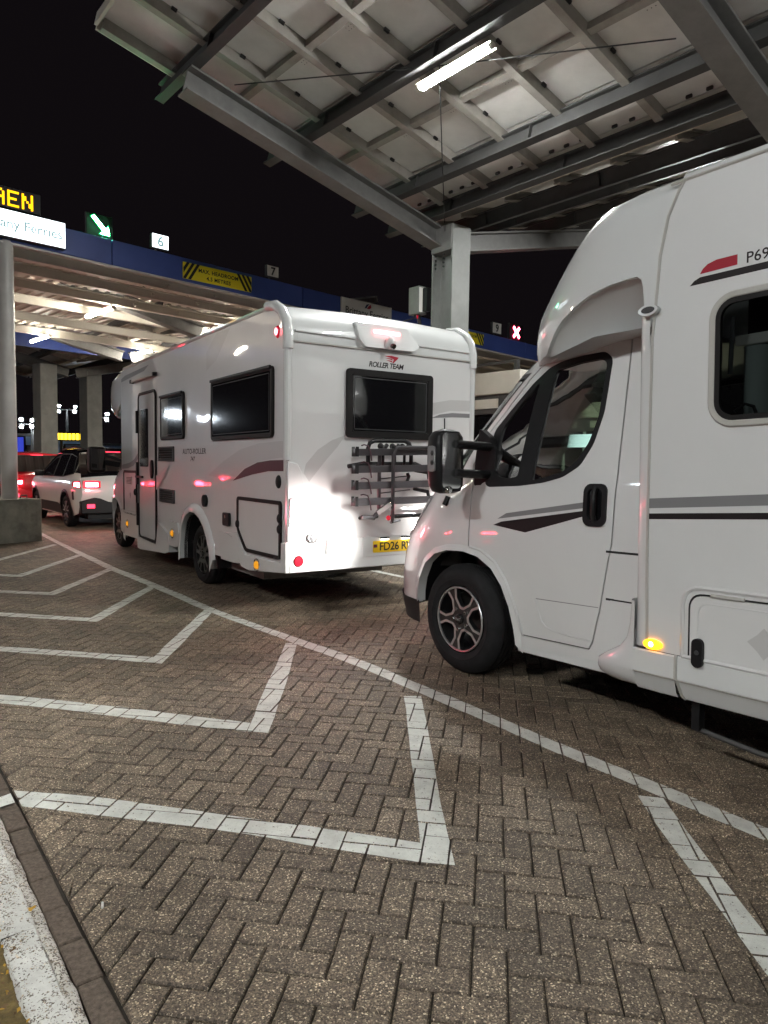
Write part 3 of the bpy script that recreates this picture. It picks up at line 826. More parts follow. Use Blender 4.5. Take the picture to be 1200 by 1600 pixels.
# dark clamps fixing panels along the rafters
cl = MB(); cl.box((0, 0, 0), (.075, .03, .035)); cme = cl.mesh('panel_clamp', M['signblack'], 0)
for a in (-4.0 - 1.0, -3.14, -1.29, -.48):
    for k in range(26):
        b = .5 - k * .26 * 1.0
        if b < -5.5: break
        if k % 4 == 3: continue
        for side in ((1,) if a < -.5 else (1, -1)):
            o = bpy.data.objects.new('panel_clamp', cme); COL.objects.link(o); o.parent = canopy
            p = cpt(a + side * .095, b, .335); Z = nrm(-1); X = BH; Y = Z.cross(X)
            mt = Matrix((X, Y, Z)).transposed().to_4x4(); mt.translation = p - canopy.location
            o.matrix_local = mt
for b0 in [-.28 - k for k in range(11)]:
    for a in (-.9, -1.75, -2.65, -3.6, -4.5, -5.5):
        o = bpy.data.objects.new('panel_clamp', cme); COL.objects.link(o); o.parent = canopy
        p = cpt(a, b0 - .072, .345); Z = nrm(-1); X = (cpt(-2, 0) - cpt(-1, 0)).normalized(); Y = Z.cross(X)
        mt = Matrix((X, Y, Z)).transposed().to_4x4(); mt.translation = p - canopy.location; o.matrix_local = mt
# printed type plates on the backs of the roof modules (faint dots)
dm = MB()
for u in (0, .05, .1):
    for v in (0, .05): dm.box((u, v, 0), (.012, .012, .002))
dme = dm.mesh('type_plate', M['steel'], 0)
for b0 in [-.28 - k for k in range(11)]:
    for a in (-1.4, -2.35, -3.25, -4.2, -5.15):
        o = bpy.data.objects.new('type_plate', dme); COL.objects.link(o); o.parent = canopy
        p = cpt(a - .62, b0 - .75, .369); Z = nrm(-1); X = BH; Y = Z.cross(X)
        mt = Matrix((X, Y, Z)).transposed().to_4x4(); mt.translation = p - canopy.location; o.matrix_local = mt
for q0, q1 in ((cpt(-4.45, -.15, .05), cpt(-1.8, -5.2, .05)),):
    m = MB(); m.tube([q0, q0.lerp(q1, .5) - Vector((0, 0, .03)), q1], .008, 6); m.build('bracing_wire', M['cable'], canopy)
m = MB(); q0, q1 = cpt(-3.2, -2.95, .03), cpt(-.15, -.1, -.1); m.tube([q0, q0.lerp(q1, .5) - Vector((0, 0, .1)), q1], .008, 6); m.build('bracing_wire', M['cable'], canopy)

def strip_light(p0, p1, up, label, group, mat, w=.085, h=.06, tray=True):
    c = (p0 + p1) / 2
    t = thing('strip_light', label, 'strip light', c, group=group, flat=True)
    m = MB()
    if not tray: m.beam(p0, p1, w * .7, h * .5, up)
    else: m.sweep(p0, p1, [(-w * .85, -h * .5), (-w * .80, -h * .5), (-w * .45, h * .05), (w * .45, h * .05), (w * .80, -h * .5), (w * .85, -h * .5), (w * .5, h * .3), (-w * .5, h * .3)], up)
    m.build('lamp_housing', M['ceil'], t, smooth=0)
    d = (p1 - p0).normalized(); o = up.normalized() * (-h * .52)
    m = MB(); m.sweep(p0 + d * .02 + o, p1 - d * .02 + o, [(w / 2 * math.cos(R(k * 30)), h * .55 * math.sin(R(k * 30))) for k in range(12)], up)
    m.build('diffuser', mat, t)
    for q, s_ in ((p0, 1), (p1, -1)):
        m = MB(); m.sweep(q + o - d * .012 * s_, q + o + d * .03 * s_, [(w * .53 * math.cos(R(k * 30)), h * .6 * math.sin(R(k * 30))) for k in range(12)], up); m.build('end_cap', M['ceil'], t)
    return t
LG = 'tube lights under the near canopy'
strip_light(cpt(-2.98, -2.39, -.02), cpt(-2.98, -3.62, -.02), nrm(-1), 'bright white tube light slung under the canopy rafter above the bike rack motorhome', LG, M['lamptube'])
strip_light(cpt(-2.98, -8.2, -.02), cpt(-2.98, -9.45, -.02), nrm(-1), 'white tube light of the canopy bay over the nearer motorhome', LG, M['lamptube'])
strip_light(cpt(2.98, -2.39, -.02), cpt(2.98, -3.62, -.02), nrm(1), 'white tube light of the canopy wing beyond the column', LG, M['lamptube'])
strip_light(cpt(2.98, -8.2, -.02), cpt(2.98, -9.45, -.02), nrm(1), 'white tube light of the far canopy wing behind the nearer motorhome', LG, M['lamptube'])

# the next canopy of the row, behind and left of where the photographer stands: only its near wing reaches the scene
PV3 = PV - AH * 17.6
can3 = thing('canopy', 'neighbouring canopy with its lamps behind the photographer, outside the photo', 'canopy', (PV3.x, PV3.y, 0), flat=True)
build_canopy(can3, PV3, 3, False, b_hi=6.5, near=False)
for k, b in enumerate((7.4, -5.6, -11.4, -16.9)):
    strip_light(cpt(2.98, b, -.02, PV3), cpt(2.98, b - 1.23, -.02, PV3), nrm(1), 'tube light of the neighbouring canopy behind the photographer', 'tube lights of the neighbouring canopy', M['nexttube'])

# electrics box with cables on the column
cb = cpt(0, .14 * SC)
bx = thing('electrics_box', 'pale grey electrics box fixed to the canopy column with loose cables', 'junction box', Vector((cb.x, cb.y, 0)) - AH * .26 + BH * .34 + Vector((0, 0, 4.17)), (0, 0, colrot))
m = MB(); m.box((0, 0, .25), (.20, .28, .50)); m.build('box_body', M['column'], bx, bevel=.015)
m = MB(); m.box((-.02, -.15, .25), (.15, .012, .44)); m.build('box_lid', M['signwhite'], bx, bevel=.01)
m = MB(); m.box((.03, -.20, .25), (.10, .12, .42)); m.build('bracket', M['black'], bx, bevel=.006)
for k in range(3):
    m = MB(); m.cyl((-.06 + .06 * k, 0, 0), (-.06 + .06 * k, 0, -.06), .018, 8); m.build('cable_gland', M['redlens'] if k == 1 else M['black'], bx)
m = MB(); m.tube([(.06, 0, -.05), (.10, 0, -.25), (.2, .02, -.5), (.26, .05, -1.2), (.26, .05, -4)], .022, 8); m.build('cable', M['cable'], bx)
m = MB(); m.tube([(.0, 0, -.05), (.05, 0, -.2), (.16, .02, -.42), (.22, .05, -.6)], .014, 8); m.build('cable', M['cable'], bx)
m = MB(); m.tube([(-.05, 0, -.05), (-.6, .3, -.28), (-1.5, .8, -.52), (-2.9, 1.5, -.7)], .012, 6); m.build('cable', M['cable'], bx)

# ================================================================== TOLL CANOPY with blue fascia
G0 = Vector((-6.35, 12.35, 0)); GD, GA = az(45.3), az(-44.7)
def gp(u, d, z): return G0 + GD * u + GA * d + Vector((0, 0, z))
zt = lambda u: 5.56 - .0128 * u
zb = lambda u: 5.10 - .0140 * u
toll = thing('toll_canopy', 'long toll lane canopy with blue fascia and cream corrugated ceiling', 'canopy', G0, flat=True)
U0, U1, DEP = -9, 26, 10.2
edges = [-9, -3, 1.7, 6.2, 10.7, 15.2, 19.7, 26]
for a, b in zip(edges[:-1], edges[1:]):
    m = MB(); q = []
    for d in (0, .10):
        q += [gp(a + .006, d, zb(a)), gp(b - .006, d, zb(b)), gp(b - .006, d, zt(b)), gp(a + .006, d, zt(a))]
    m.add(q, [(0, 1, 2, 3), (7, 6, 5, 4), (0, 4, 5, 1), (3, 2, 6, 7), (0, 3, 7, 4), (1, 5, 6, 2)])
    m.build('fascia_panel', M['fascia'], toll, smooth=0, bevel=.012)
m = MB(); m.beam(gp(U0, .03, zb(U0) - .025), gp(U1, .03, zb(U1) - .025), .07, .035); m.build('drip_edge', M['postwhite'], toll, smooth=0)
m = MB()
q = []
for d in (DEP, DEP + .1): q += [gp(U0, d, 5.0), gp(U1, d, 4.7), gp(U1, d, 5.4), gp(U0, d, 5.5)]
m.add(q, [(0, 1, 2, 3), (7, 6, 5, 4), (0, 4, 5, 1), (3, 2, 6, 7), (0, 3, 7, 4), (1, 5, 6, 2)])
m.build('rear_fascia', M['fascia'], toll, smooth=0)
# joists parallel to the fascia
for d in (.75, 1.75, 3.0, 4.5, 6.3, 8.2):
    m = MB(); z0 = 5.14 if d < 6 else 5.10
    m.ibeam(gp(U0, d, z0 - .0135 * U0), gp(U1, d, z0 - .0135 * U1), .13, .20, .014, .02); m.build('joist', M['ceil'], toll, smooth=0)
# splice plates and fly braces of the joists
for u in (3.1, 4.2, 9.5, 15.5):
    for d in (.75, 1.75, 3.0):
        uu = u + (d * .15)
        m = MB(); m.beam(gp(uu, d - .09, 5.10 - .0135 * uu), gp(uu + .02, d + .55, 5.42 - .0135 * uu), .05, .05); m.build('fly_brace', M['ceil'], toll, smooth=0)
# corrugated deck: ridges run front to back
m = MB(); vs = []; n = 0; u = U0
while u < U1:
    for du, dz in ((0, 0), (.11, 0), (.13, .045), (.24, .045), (.26, 0)): vs.append((u + du, dz))
    u += .26
pts = [gp(a, .11, 5.42 - .0135 * a + z) for a, z in vs] + [gp(a, DEP - .01, 5.42 - .0135 * a + z) for a, z in vs]
N = len(vs); m.add(pts, [(i, i + 1, N + i + 1, N + i) for i in range(N - 1)])
m.build('roof_deck', M['ceil'], toll, smooth=0)
m = MB(); m.add([gp(U0, .12, 5.50 - .0135 * U0), gp(U1, .12, 5.50 - .0135 * U1), gp(U1, DEP, 5.50 - .0135 * U1), gp(U0, DEP, 5.50 - .0135 * U0)], [(0, 1, 2, 3)]); m.build('roof_sheet', M['steeldark'], toll, smooth=0)
for u, d in ((-.12, .12), (24.5, .3), (-.12, 8.6), (24.5, 8.8)):
    m = MB(); m.cyl(gp(u, d, 0.0), gp(u, d, 5.12 - .0135 * u), .135, 28); m.build('post', M['postwhite'], toll)
# tubes under the deck, set front to back
TG = 'tube lights under the toll canopy'
nm = {(0, 0): 'front tube light under the toll ceiling, nearest the white post', (1, 0): 'front tube light under the toll ceiling, above the bike rack motorhome roof', (0, 1): 'rear tube light under the toll ceiling, beside the white post', (1, 1): 'rear tube light under the toll ceiling, above the motorhome cab'}
for i, u in enumerate((2.98, 6.05, 9.2, 12.3, -3.6)):
    for j, d in enumerate((3.6, 8.5)):
        uu = u + (.35 if j else 0)
        strip_light(gp(uu, d - .75, 4.985 - .0135 * uu), gp(uu, d + .75, 4.985 - .0135 * uu), Vector((0, 0, 1)), nm.get((i, j), 'tube light deep under the toll ceiling, hidden behind the motorhomes'), TG, M['decktube'], w=.10, h=.07, tray=False)

blk = thing('concrete_block', 'stained concrete block round the foot of the white post', 'bollard block', (-6.22, 12.62, 0), (0, 0, R(58)))
m = MB(); m.panel(roundpoly([(-1.3, -.24), (.0, -.24), (.0, .9), (-1.3, .9)], .06), (), lambda u, v, w: Vector((u, v, .74 + w)), .2, .74, 0)
m.build('block_body', M['concrete'], blk, smooth=35, bevel=.02)
for u in (-1.1, -.2):
    m = MB(); m.tube([(u, .1, .74), (u, .1, .79), (u + .12, .1, .79), (u + .12, .1, .74)], .012, 6); m.build('lifting_eye', M['steeldark'], blk)

def sign(name, label, cat, u0, u1, z0, z1, d0=-.05, dep=.05, rim=None, face=None, group=None):
    t = thing(name, label, cat, gp(u0, d0, z0), (0, 0, R(44.7)), group)
    m = MB(); m.bb(0, u1 - u0, 0, dep, 0, z1 - z0); m.build('sign_case' if rim else 'sign_board', rim or face, t, smooth=0, bevel=.004)
    if rim:
        m = MB(); m.bb(.012, u1 - u0 - .012, -.006, 0.004, .012, z1 - z0 - .012); m.build('sign_face', face, t, smooth=0)
    return t
STX = lambda x, z, y=-.008: (lambda u, v, w: Vector((x + u, y - w, z + v)))
# lit ferry company sign above the post, cut by the frame
t = sign('ferry_sign', 'brightly lit white ferry company sign above the white post', 'lit sign', -1.55, .80, 5.13, 5.58, -.16, .14, M['black'], M['signlit'])
text_mb('Brittany Ferries', .225, STX(2.29, .15), bold=.003, align='RIGHT').build('lettering', M['signletter'], t, smooth=0)
# amber dot matrix destination
FONT = {'C': ['01110', '10001', '10000', '10000', '10000', '10001', '01110'], 'A': ['01110', '10001', '10001', '11111', '10001', '10001', '10001'],
        'E': ['11111', '10000', '10000', '11110', '10000', '10000', '11111'], 'N': ['10001', '11001', '11001', '10101', '10011', '10011', '10001']}
t = sign('led_display', 'amber dot matrix board spelling CAEN above the lit ferry sign', 'led sign', -1.55, .40, 5.62, 5.96, -.12, .14, M['signblack'], M['signblack'])
x = .985
for chx in 'CAEN':
    m = MB()
    for r_, row in enumerate(FONT[chx]):
        for c_, bit in enumerate(row):
            if bit == '1': m.box((x + c_ * .036, -.012, .05 + (6 - r_) * .037), (.032, .012, .033))
    m.build('letter', M['led'], t, smooth=0); x += .225
# green arrow
t = thing('arrow_signal', 'green lit arrow pointing down to the right above the blue fascia', 'lane signal', gp(1.28, .06, 5.58), (0, 0, R(44.7)))
m = MB(); m.bb(.0, .50, .07, .14, -.02, .40); m.build('signal_case', M['signblack'], t, smooth=0, bevel=.01)
ar = [(.09, .33), (.14, .36), (.355, .145), (.40, .20), (.42, .045), (.25, .05), (.305, .10)]
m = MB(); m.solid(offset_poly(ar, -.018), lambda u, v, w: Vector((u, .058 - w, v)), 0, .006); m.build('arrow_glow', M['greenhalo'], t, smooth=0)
m = MB(); m.solid(ar, lambda u, v, w: Vector((u, .05 - w, v)), 0, .008); m.build('arrow', M['greenlit'], t, smooth=0)
# number boxes
def number(n, u0, u1, z0, z1, lit, label):
    t = sign('number_sign', label, 'number sign', u0, u1, z0, z1, -.02, .08, M['signblack'], M['signlit'] if lit else M['signwhite'], group='lane number signs on the fascia')
    text_mb(n, (z1 - z0) * .95, STX((u1 - u0) / 2, (z1 - z0) * .18), bold=.008, align='CENTER').build('numeral', M['signletter'] if lit else M['signblack'], t, smooth=0)
    m = MB(); m.cyl(((u1 - u0) * .3, .05, -.22), ((u1 - u0) * .3, .05, .02), .02, 8); m.build('stand', M['steeldark'], t); return t
number('6', 2.48, 2.84, 5.57, 5.85, True, 'lit white box with number 6 on the blue fascia')
number('7', 5.18, 5.50, 5.54, 5.79, False, 'unlit white plate with number 7 on the blue fascia')
number('9', 13.42, 13.86, 5.44, 5.77, False, 'unlit white plate with number 9 beyond the canopy column')
def headroom(u0, u1, z0, z1, label):
    t = sign('headroom_sign', label, 'warning sign', u0, u1, z0, z1, -.035, .03, None, M['signyellow'], group='headroom warning signs')
    w, h = u1 - u0, z1 - z0
    for k in range(3):
        for mir in (0, 1):
            x0 = .045 + k * .115
            # slanted black bars leaning towards the middle
            pl = [(x0 - .17, .0), (x0 - .105, 0), (x0 + .10, h), (x0 + .035, h)]
            pl = clip(clip(pl, (.008, h), (.008, 0)), (w, 0), (w, h)) if True else pl
            if mir: pl = [(w - a, b) for a, b in pl]
            if len(pl) > 2: m = MB(); m.solid(pl, lambda u, v, q: Vector((u, -.001 - q, v)), 0, .003); m.build('hazard_bar', M['signblack'], t, smooth=0)
    text_mb('MAX. HEADROOM', .108, STX(w / 2, h * .55, -.003), bold=.003, align='CENTER', spacing=1.08).build('lettering', M['signblack'], t, smooth=0)
    text_mb('4.5 METRES', .108, STX(w / 2, h * .15, -.003), bold=.003, align='CENTER', spacing=1.08).build('lettering', M['signblack'], t, smooth=0)
    return t
headroom(3.14, 4.77, 5.105, 5.43, 'yellow headroom sign with black hazard stripes above the bike rack motorhome')
headroom(11.35, 12.98, 5.00, 5.32, 'yellow headroom sign half hidden behind the canopy column')
# unlit ferry sign
t = sign('ferry_board', 'unlit white ferry company board behind the bike rack motorhome roof', 'sign', 7.33, 9.05, 5.0, 5.46, -.06, .04, None, M['signwhite'])
text_mb('Brittany Ferries', .235, STX(.86, .10, -.003), bold=.003, align='CENTER').build('lettering', M['signblack'], t, smooth=0)
m = MB(); m.solid([(.76, .30), (.83, .40), (.93, .43), (.86, .36), (.83, .31)], STX(0, 0, -.003), 0, .003); m.build('emblem', M['navy'], t, smooth=0)
m = MB(); m.solid([(.84, .30), (.90, .37), (.97, .42), (.99, .34), (.92, .30)], STX(0, 0, -.003), 0, .003); m.build('emblem', M['logored'], t, smooth=0)
# red cross
t = thing('cross_signal', 'red lit cross lane signal beside the number 9 plate', 'lane signal', gp(14.50, .02, 5.40), (0, 0, R(44.7)))
m = MB(); m.bb(-.1, .62, .04, .12, -.02, .50); m.build('signal_case', M['signblack'], t, smooth=0, bevel=.01)
def cross(w): 
    a = w; c = .26; q = .185
    return [(c, .24 + a), (c + q - a, .24 + q), (c + q, .24 + q - a), (c + a, .24), (c + q, .24 - q + a), (c + q - a, .24 - q), (c, .24 - a), (c - q + a, .24 - q), (c - q, .24 - q + a), (c - a, .24), (c - q, .24 + q - a), (c - q + a, .24 + q)]
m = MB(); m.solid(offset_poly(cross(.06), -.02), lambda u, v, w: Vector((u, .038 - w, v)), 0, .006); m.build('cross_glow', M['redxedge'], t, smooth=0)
m = MB(); m.solid(cross(.06), lambda u, v, w: Vector((u, .03 - w, v)), 0, .008); m.build('cross', M['redx'], t, smooth=0)

# ================================================================== second canopy beyond the toll plaza, kiosks, far port
P2 = Vector((-12.0, 27.5, 4.9))
can2 = thing('canopy', 'dim canopy on two pillars seen past the white post', 'canopy', (P2.x, P2.y, 0), flat=True)
build_canopy(can2, P2, 2, False, b_hi=6.5)
for q, lab in ((Vector((-12.45, 26.2, 0)), 0), (Vector((-11.65, 28.3, 0)), 0)):
    m = MB(); m.box((q.x, q.y, 2.45), (.62, .62, 4.9), Matrix.Rotation(R(50), 3, 'Z')); m.build('column', M['column'], can2, smooth=0, bevel=.02)

def kiosk(loc, rz, label, L=7.5, lit=False):
    t = thing('toll_kiosk', label, 'toll kiosk', loc, (0, 0, rz), group='toll kiosks between the lanes')
    m = MB(); m.bb(0, L, -.9, .9, 0, 1.0); m.build('lower_wall', M['boothwall'], t, smooth=0)
    m = MB(); m.bb(.03, L - .03, -.87, .87, 1.0, 2.55); m.build('window_band', M['darkglass'], t, smooth=0)
    for x in (0, 1.9, 3.7, 5.6, L - .1):
        for y in (-.9, .82): m = MB(); m.bb(x, x + .1, y, y + .08, 1.0, 2.55); m.build('mullion', M['boothwall'], t, smooth=0)
    m = MB(); m.bb(-.25, L + .25, -1.05, 1.05, 2.95, 3.42); m.build('roof_fascia', M['ceil'], t, smooth=0, bevel=.02)
    m = MB(); m.bb(-.1, L + .1, -.95, .95, 2.55, 2.95); m.build('header', M['steeldark'], t, smooth=0)
    for k in range(4):
        m = MB(); m.bb(.4 + k * 1.8, 1.7 + k * 1.8, .955, .985, 2.66, 2.86); m.build('slot_panel', M['ceil'], t, smooth=0)
    for x in (.3, 2.2, 4.1, 6.0): m = MB(); m.beam((x, .5, 3.42), (x, .5, 3.72), .09, .09); m.build('roof_stay', M['steeldark'], t, smooth=0)
    m = MB(); m.beam((.3, .5, 3.70), (6.9, .5, 3.70), .06, .06); m.build('stay_rail', M['steeldark'], t, smooth=0)
    m = MB(); m.beam((2.2, .5, 3.45), (2.9, .5, 3.70), .06, .06); m.build('stay_brace', M['steeldark'], t, smooth=0)
    if lit:
        m = MB(); m.bb(1.6, 2.9, .99, 1.06, 2.05, 2.45); m.build('sign_case', M['boothlit'], t, smooth=0)
    return t
kiosk((3.4, 15.6, 0), R(90 + 39.8), 'cream kiosk behind the windscreen of the nearer motorhome', lit=True)
kiosk((8.2, 21.5, 0), R(90 + 39.8), 'farther cream kiosk seen through the cab windows', lit=True)

def mast(az_, dist, h, label, n=3):
    q = az(az_) * dist; t = thing('floodlight_mast', label, 'floodlight', q, (0, 0, R(-az_)), group='floodlight masts across the port')
    m = MB(); m.cyl((0, 0, 0), (0, 0, h), .28, 10, .14); m.build('mast', M['steel'], t)
    m = MB(); m.beam((-1.4, 0, h), (1.4, 0, h), .15, .15); m.build('crossarm', M['steel'], t, smooth=0)
    k = 0
    for i in range(n):
        for j in range(2):
            x = -1.1 + 2.2 * i / max(1, n - 1); z = h + .45 - .8 * j
            m = MB(); m.box((x, -.15, z), (.5, .2, .4)); m.build('lamp_housing', M['steeldark'], t, smooth=0)
            m = MB(); m.ball((x + .1 * math.sin(7 * i + 3 * j), -.27, z + .1 * math.cos(5 * i + j)), .19, (1, .3, .8), 8, 6); m.build('lamp', M['flood'], t, smooth=0)
    return t
mast(-26.3, 92, 5.5, 'floodlight mast between the white post and the first far pillar', 3)
mast(-24.0, 118, 9.0, 'floodlight high beside the first far pillar', 2)
mast(-21.9, 100, 7.0, 'floodlight beside the cab of the bike rack motorhome', 2)
def far_block(az_, dist, w, d, h, mat, label, name='port_building', rows=1):
    q = az(az_) * dist; t = thing(name, label, 'building', q, (0, 0, R(-az_)))
    m = MB(); m.bb(-w / 2, w / 2, 0, d, 0, h); m.build('wall', mat, t, smooth=0)
    m = MB(); m.bb(-w / 2 - .3, w / 2 + .3, -.3, d + .3, h, h + .35); m.build('roof', M['column'], t, smooth=0)
    nn = int(w / 2.2)
    for k in range(nn): m = MB(); x = -w / 2 + 1.0 + k * 2.2; m.bb(x, x + 1.3, -.06, .05, h - 2.0, h - 1.0); m.build('window', M['darkglass'] if k % 3 else M['farlit'], t, smooth=0)
    return t
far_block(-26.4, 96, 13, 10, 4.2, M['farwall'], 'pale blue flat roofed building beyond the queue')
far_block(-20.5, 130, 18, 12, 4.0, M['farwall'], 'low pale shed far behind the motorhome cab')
def far_sign(az_, dist, z0, z1, w, mat, face, label, cat):
    q = az(az_) * dist; t = thing('far_sign', label, cat, q, (0, 0, R(-az_)))
    for x in (-w * .3, w * .3): m = MB(); m.cyl((x, .1, 0), (x, .1, z0), .1, 8); m.build('stand', M['steeldark'], t)
    m = MB(); m.bb(-w / 2, w / 2, 0, .2, z0, z1); m.build('sign_case', mat, t, smooth=0)
    m = MB(); m.bb(-w / 2 + .15, w / 2 - .15, -.05, .01, z0 + .1, z1 - .1); m.build('sign_face', face, t, smooth=0); return t
t = far_sign(-23.6, 62, 2.95, 3.65, 2.9, M['signblack'], M['signblack'], 'amber dot matrix board far beyond the white car', 'led sign')
for k in range(9):
    m = MB(); x = -1.2 + k * .28; m.bb(x, x + .2, -.08, -.05, 3.06, 3.54); m.build('letter', M['ledfar'], t, smooth=0)
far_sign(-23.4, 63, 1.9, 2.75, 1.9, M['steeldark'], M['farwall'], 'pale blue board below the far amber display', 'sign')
far_sign(-27.35, 60, 1.7, 3.2, 1.3, M['black'], M['farblue'], 'deep blue lit sign right of the white post', 'sign')
far_sign(-27.35, 58, .8, 1.5, 1.3, M['black'], M['farlit'], 'small white lit sign under the deep blue one', 'sign')

mast(-49.1, 190, 13.5, 'floodlight mast far out on the left, outside the photo', 3)
mast(-51.5, 230, 15, 'farther floodlight mast on the left, outside the photo', 3)
mast(-90.7, 110, 24, 'floodlight mast behind the photographer, outside the photo', 2)

# ================================================================== VEHICLES
def lerp_tab(tab, z):
    if z <= tab[0][0]: return tab[0][1]
    for (a, u), (b, v) in zip(tab, tab[1:]):
        if z <= b: return u + (v - u) * (z - a) / (b - a)
    return tab[-1][1]
class Shell:
    """half body whose plan outline at every height is a straight flank closed by a superellipse nose"""
    def __init__(s, side, nose, start, p=2.3, L=1.2, dx=0.0): s.side, s.nose, s.start, s.p, s.L, s.dx = side, nose, start, p, L, dx
    def pos(s, u, z, w=0.0):
        xc, n, sd, p = lerp_tab(s.start, z), lerp_tab(s.nose, z), lerp_tab(s.side, z), s.p
        if u <= xc: return Vector((u + s.dx, sd + w, z))
        t = min(1.0, (u - xc) / s.L); a = n - xc
        st, ct = math.sin(t * math.pi / 2) ** (2 / p), max(0.0, math.cos(t * math.pi / 2)) ** (2 / p)
        x, y = xc + a * st, sd * ct
        nx, ny = (st ** (p - 1)) / a, (ct ** (p - 1)) / sd; l = math.hypot(nx, ny) or 1
        return Vector((x + nx / l * w + s.dx, y + ny / l * w, z))
    def U(s, x, z):
        xc, n = lerp_tab(s.start, z), lerp_tab(s.nose, z)
        if x <= xc: return x
        r = min(1.0, (x - xc) / (n - xc)); return xc + s.L * 2 / math.pi * math.asin(r ** (s.p / 2))
    def uc(s, z): return lerp_tab(s.start, z) + s.L
    def poly(s, pts, step=0.07):
        return [(s.U(x, z), z) for x, z in refine(pts, step)]

def wheel(root, c, r, w, rr, style, rot=0.0):
    """c: centre of the outer face, outwards is +y (left) or -y; parts: tyre, rim ..."""
    sg = 1 if c[1] > 0 else -1; c = Vector(c); ax = Vector((0, sg, 0))
    wh = bpy.data.objects.new('wheel', None); COL.objects.link(wh); wh.parent = root; wh.location = c; wh.empty_display_size = .2
    wh.rotation_euler.z = rot
    P = [(rr + .004, -.035), (rr + .012, -.012), (rr + .03, -.004), (rr + (r - rr) * .45, .0), (rr + (r - rr) * .72, -.006), (r - .032, -.018), (r - .012, -.032), (r - .002, -.05)]
    g = [.28, .44, .60, .76]
    for q in g: P += [(r, -w * q + .006), (r - .009, -w * q + .004), (r - .009, -w * q - .004), (r, -w * q - .006)]
    P += [(r - .004, -w + .05), (r - .03, -w + .018), (rr + .03, -w), (rr, -w + .02), (rr - .012, -w + .05)]
    m = MB(); m.lathe(P, (0, 0, 0), ax, 64); m.build('tyre', M['rubber'], wh, smooth=40)
    # raised rings on the sidewall
    m = MB(); m.lathe([(rr + (r - rr) * .30, .0005), (rr + (r - rr) * .32, .003), (rr + (r - rr) * .36, .003), (rr + (r - rr) * .38, .0005)], (0, 0, 0), ax, 64); m.build('sidewall_ring', M['rubber'], wh)
    fn = lambda u, v, q: Vector((-u * sg, q * sg, v))
    circ = lambda R_, n=48: [(R_ * math.cos(2 * math.pi * k / n), R_ * math.sin(2 * math.pi * k / n)) for k in range(n)]
    barrel = MB(); barrel.lathe([(rr, -.035), (rr - .012, -.03), (rr - .018, -.16), (.03, -.17)], (0, 0, 0), ax, 40); barrel.build('barrel', M['rimblack'], wh)
    pol = lambda R_, a: (R_ * math.cos(R(a)), R_ * math.sin(R(a)))
    if style == 'u':
        hol = []; ring = MB()
        for k in range(5):
            a0 = 5 + 72 * k
            H = [pol(rr * .93, a0 - 22), pol(rr * .97, a0 - 11), pol(rr * .98, a0), pol(rr * .97, a0 + 11), pol(rr * .93, a0 + 22), pol(rr * .66, a0 + 25), pol(rr * .41, a0 + 9), pol(rr * .41, a0 - 9), pol(rr * .66, a0 - 25)]
            H = roundpoly(H, .012, 3); hol.append(H)
            O_ = [pol(rr * .945, a0 - 27.5), pol(rr * .64, a0 - 32), pol(rr * .325, a0 - 13), pol(rr * .325, a0 + 13), pol(rr * .64, a0 + 32), pol(rr * .945, a0 + 27.5)]
            O_ = O_ + [pol(rr * .945, a0 + 22.6), pol(rr * .66, a0 + 25.8), pol(rr * .40, a0 + 9.6), pol(rr * .40, a0 - 9.6), pol(rr * .66, a0 - 25.8), pol(rr * .945, a0 - 22.6)]
            ring = MB(); ring.panel(roundpoly(O_, .006, 2), (), fn, .03, .006, -.012, grid=False); ring.build('spoke_edge', M['alloy'], wh, smooth=0)
        m = MB(); m.panel(circ(rr - .006), hol, fn, .03, .035, -.016, grid=False); m.build('rim', M['rimblack'], wh, smooth=30)
        m = MB(); m.lathe([(rr - .012, -.018), (rr - .010, -.006), (rr - .002, -.004), (rr + .003, -.010)], (0, 0, 0), ax, 56); m.build('rim_lip', M['alloy'], wh)
        for k in range(5):
            q = pol(rr * .33, 41 + 72 * k); m = MB(); m.cyl(fn(q[0], q[1], -.02), fn(q[0], q[1], -.004), .0125, 6); m.build('wheel_nut', M['chrome'], wh, smooth=0)
            m = MB(); m.cyl(fn(q[0], q[1], -.003), fn(q[0], q[1], -.0025), .006, 8); m.build('nut_bore', M['black'], wh, smooth=0)
        m = MB(); m.lathe([(.036, -.02), (.036, -.002), (.030, .003), (0, .004)], (0, 0, 0), ax, 24); m.build('hub_cap', M['blackgloss'], wh)
        text_mb('FIAT', .027, lambda u, v, q: fn(u, v - .009, .005), bold=.0006, align='CENTER').build('lettering', M['alloy'], wh, smooth=0)
    else:
        hol = []; n = 5 if style == 'twin' else 5
        for k in range(n):
            a0 = 90 + 360 / n * k
            for da, wd in ((0, 9), (36, 17)):
                a = a0 + da
                H = [pol(rr * .92, a - wd), pol(rr * .95, a), pol(rr * .92, a + wd), pol(rr * (.46 if da else .55), a + wd * .5), pol(rr * (.46 if da else .55), a - wd * .5)]
                hol.append(roundpoly(H, .012, 2))
        m = MB(); m.panel(circ(rr - .006), hol, fn, .03, .03, -.014, grid=False); m.build('rim', M['rimblack'] if style == 'twin' else M['greyplastic'], wh, smooth=30)
        if style == 'suv':
            for k in range(5):
                for s_ in (-1, 1):
                    a = 90 + 72 * k; m = MB(); p0, p1 = pol(rr * .3, a + s_ * 8), pol(rr * .92, a + s_ * 14); m.beam(fn(*p0, -.008), fn(*p1, -.008), .022, .008, up=(0, 1, 0)); m.build('spoke', M['alloy'], wh, smooth=0)
        for k in range(5):
            q = pol(rr * .24, 18 + 72 * k); m = MB(); m.cyl(fn(q[0], q[1], -.015), fn(q[0], q[1], -.002), .011, 6); m.build('wheel_nut', M['steeldark'], wh, smooth=0)
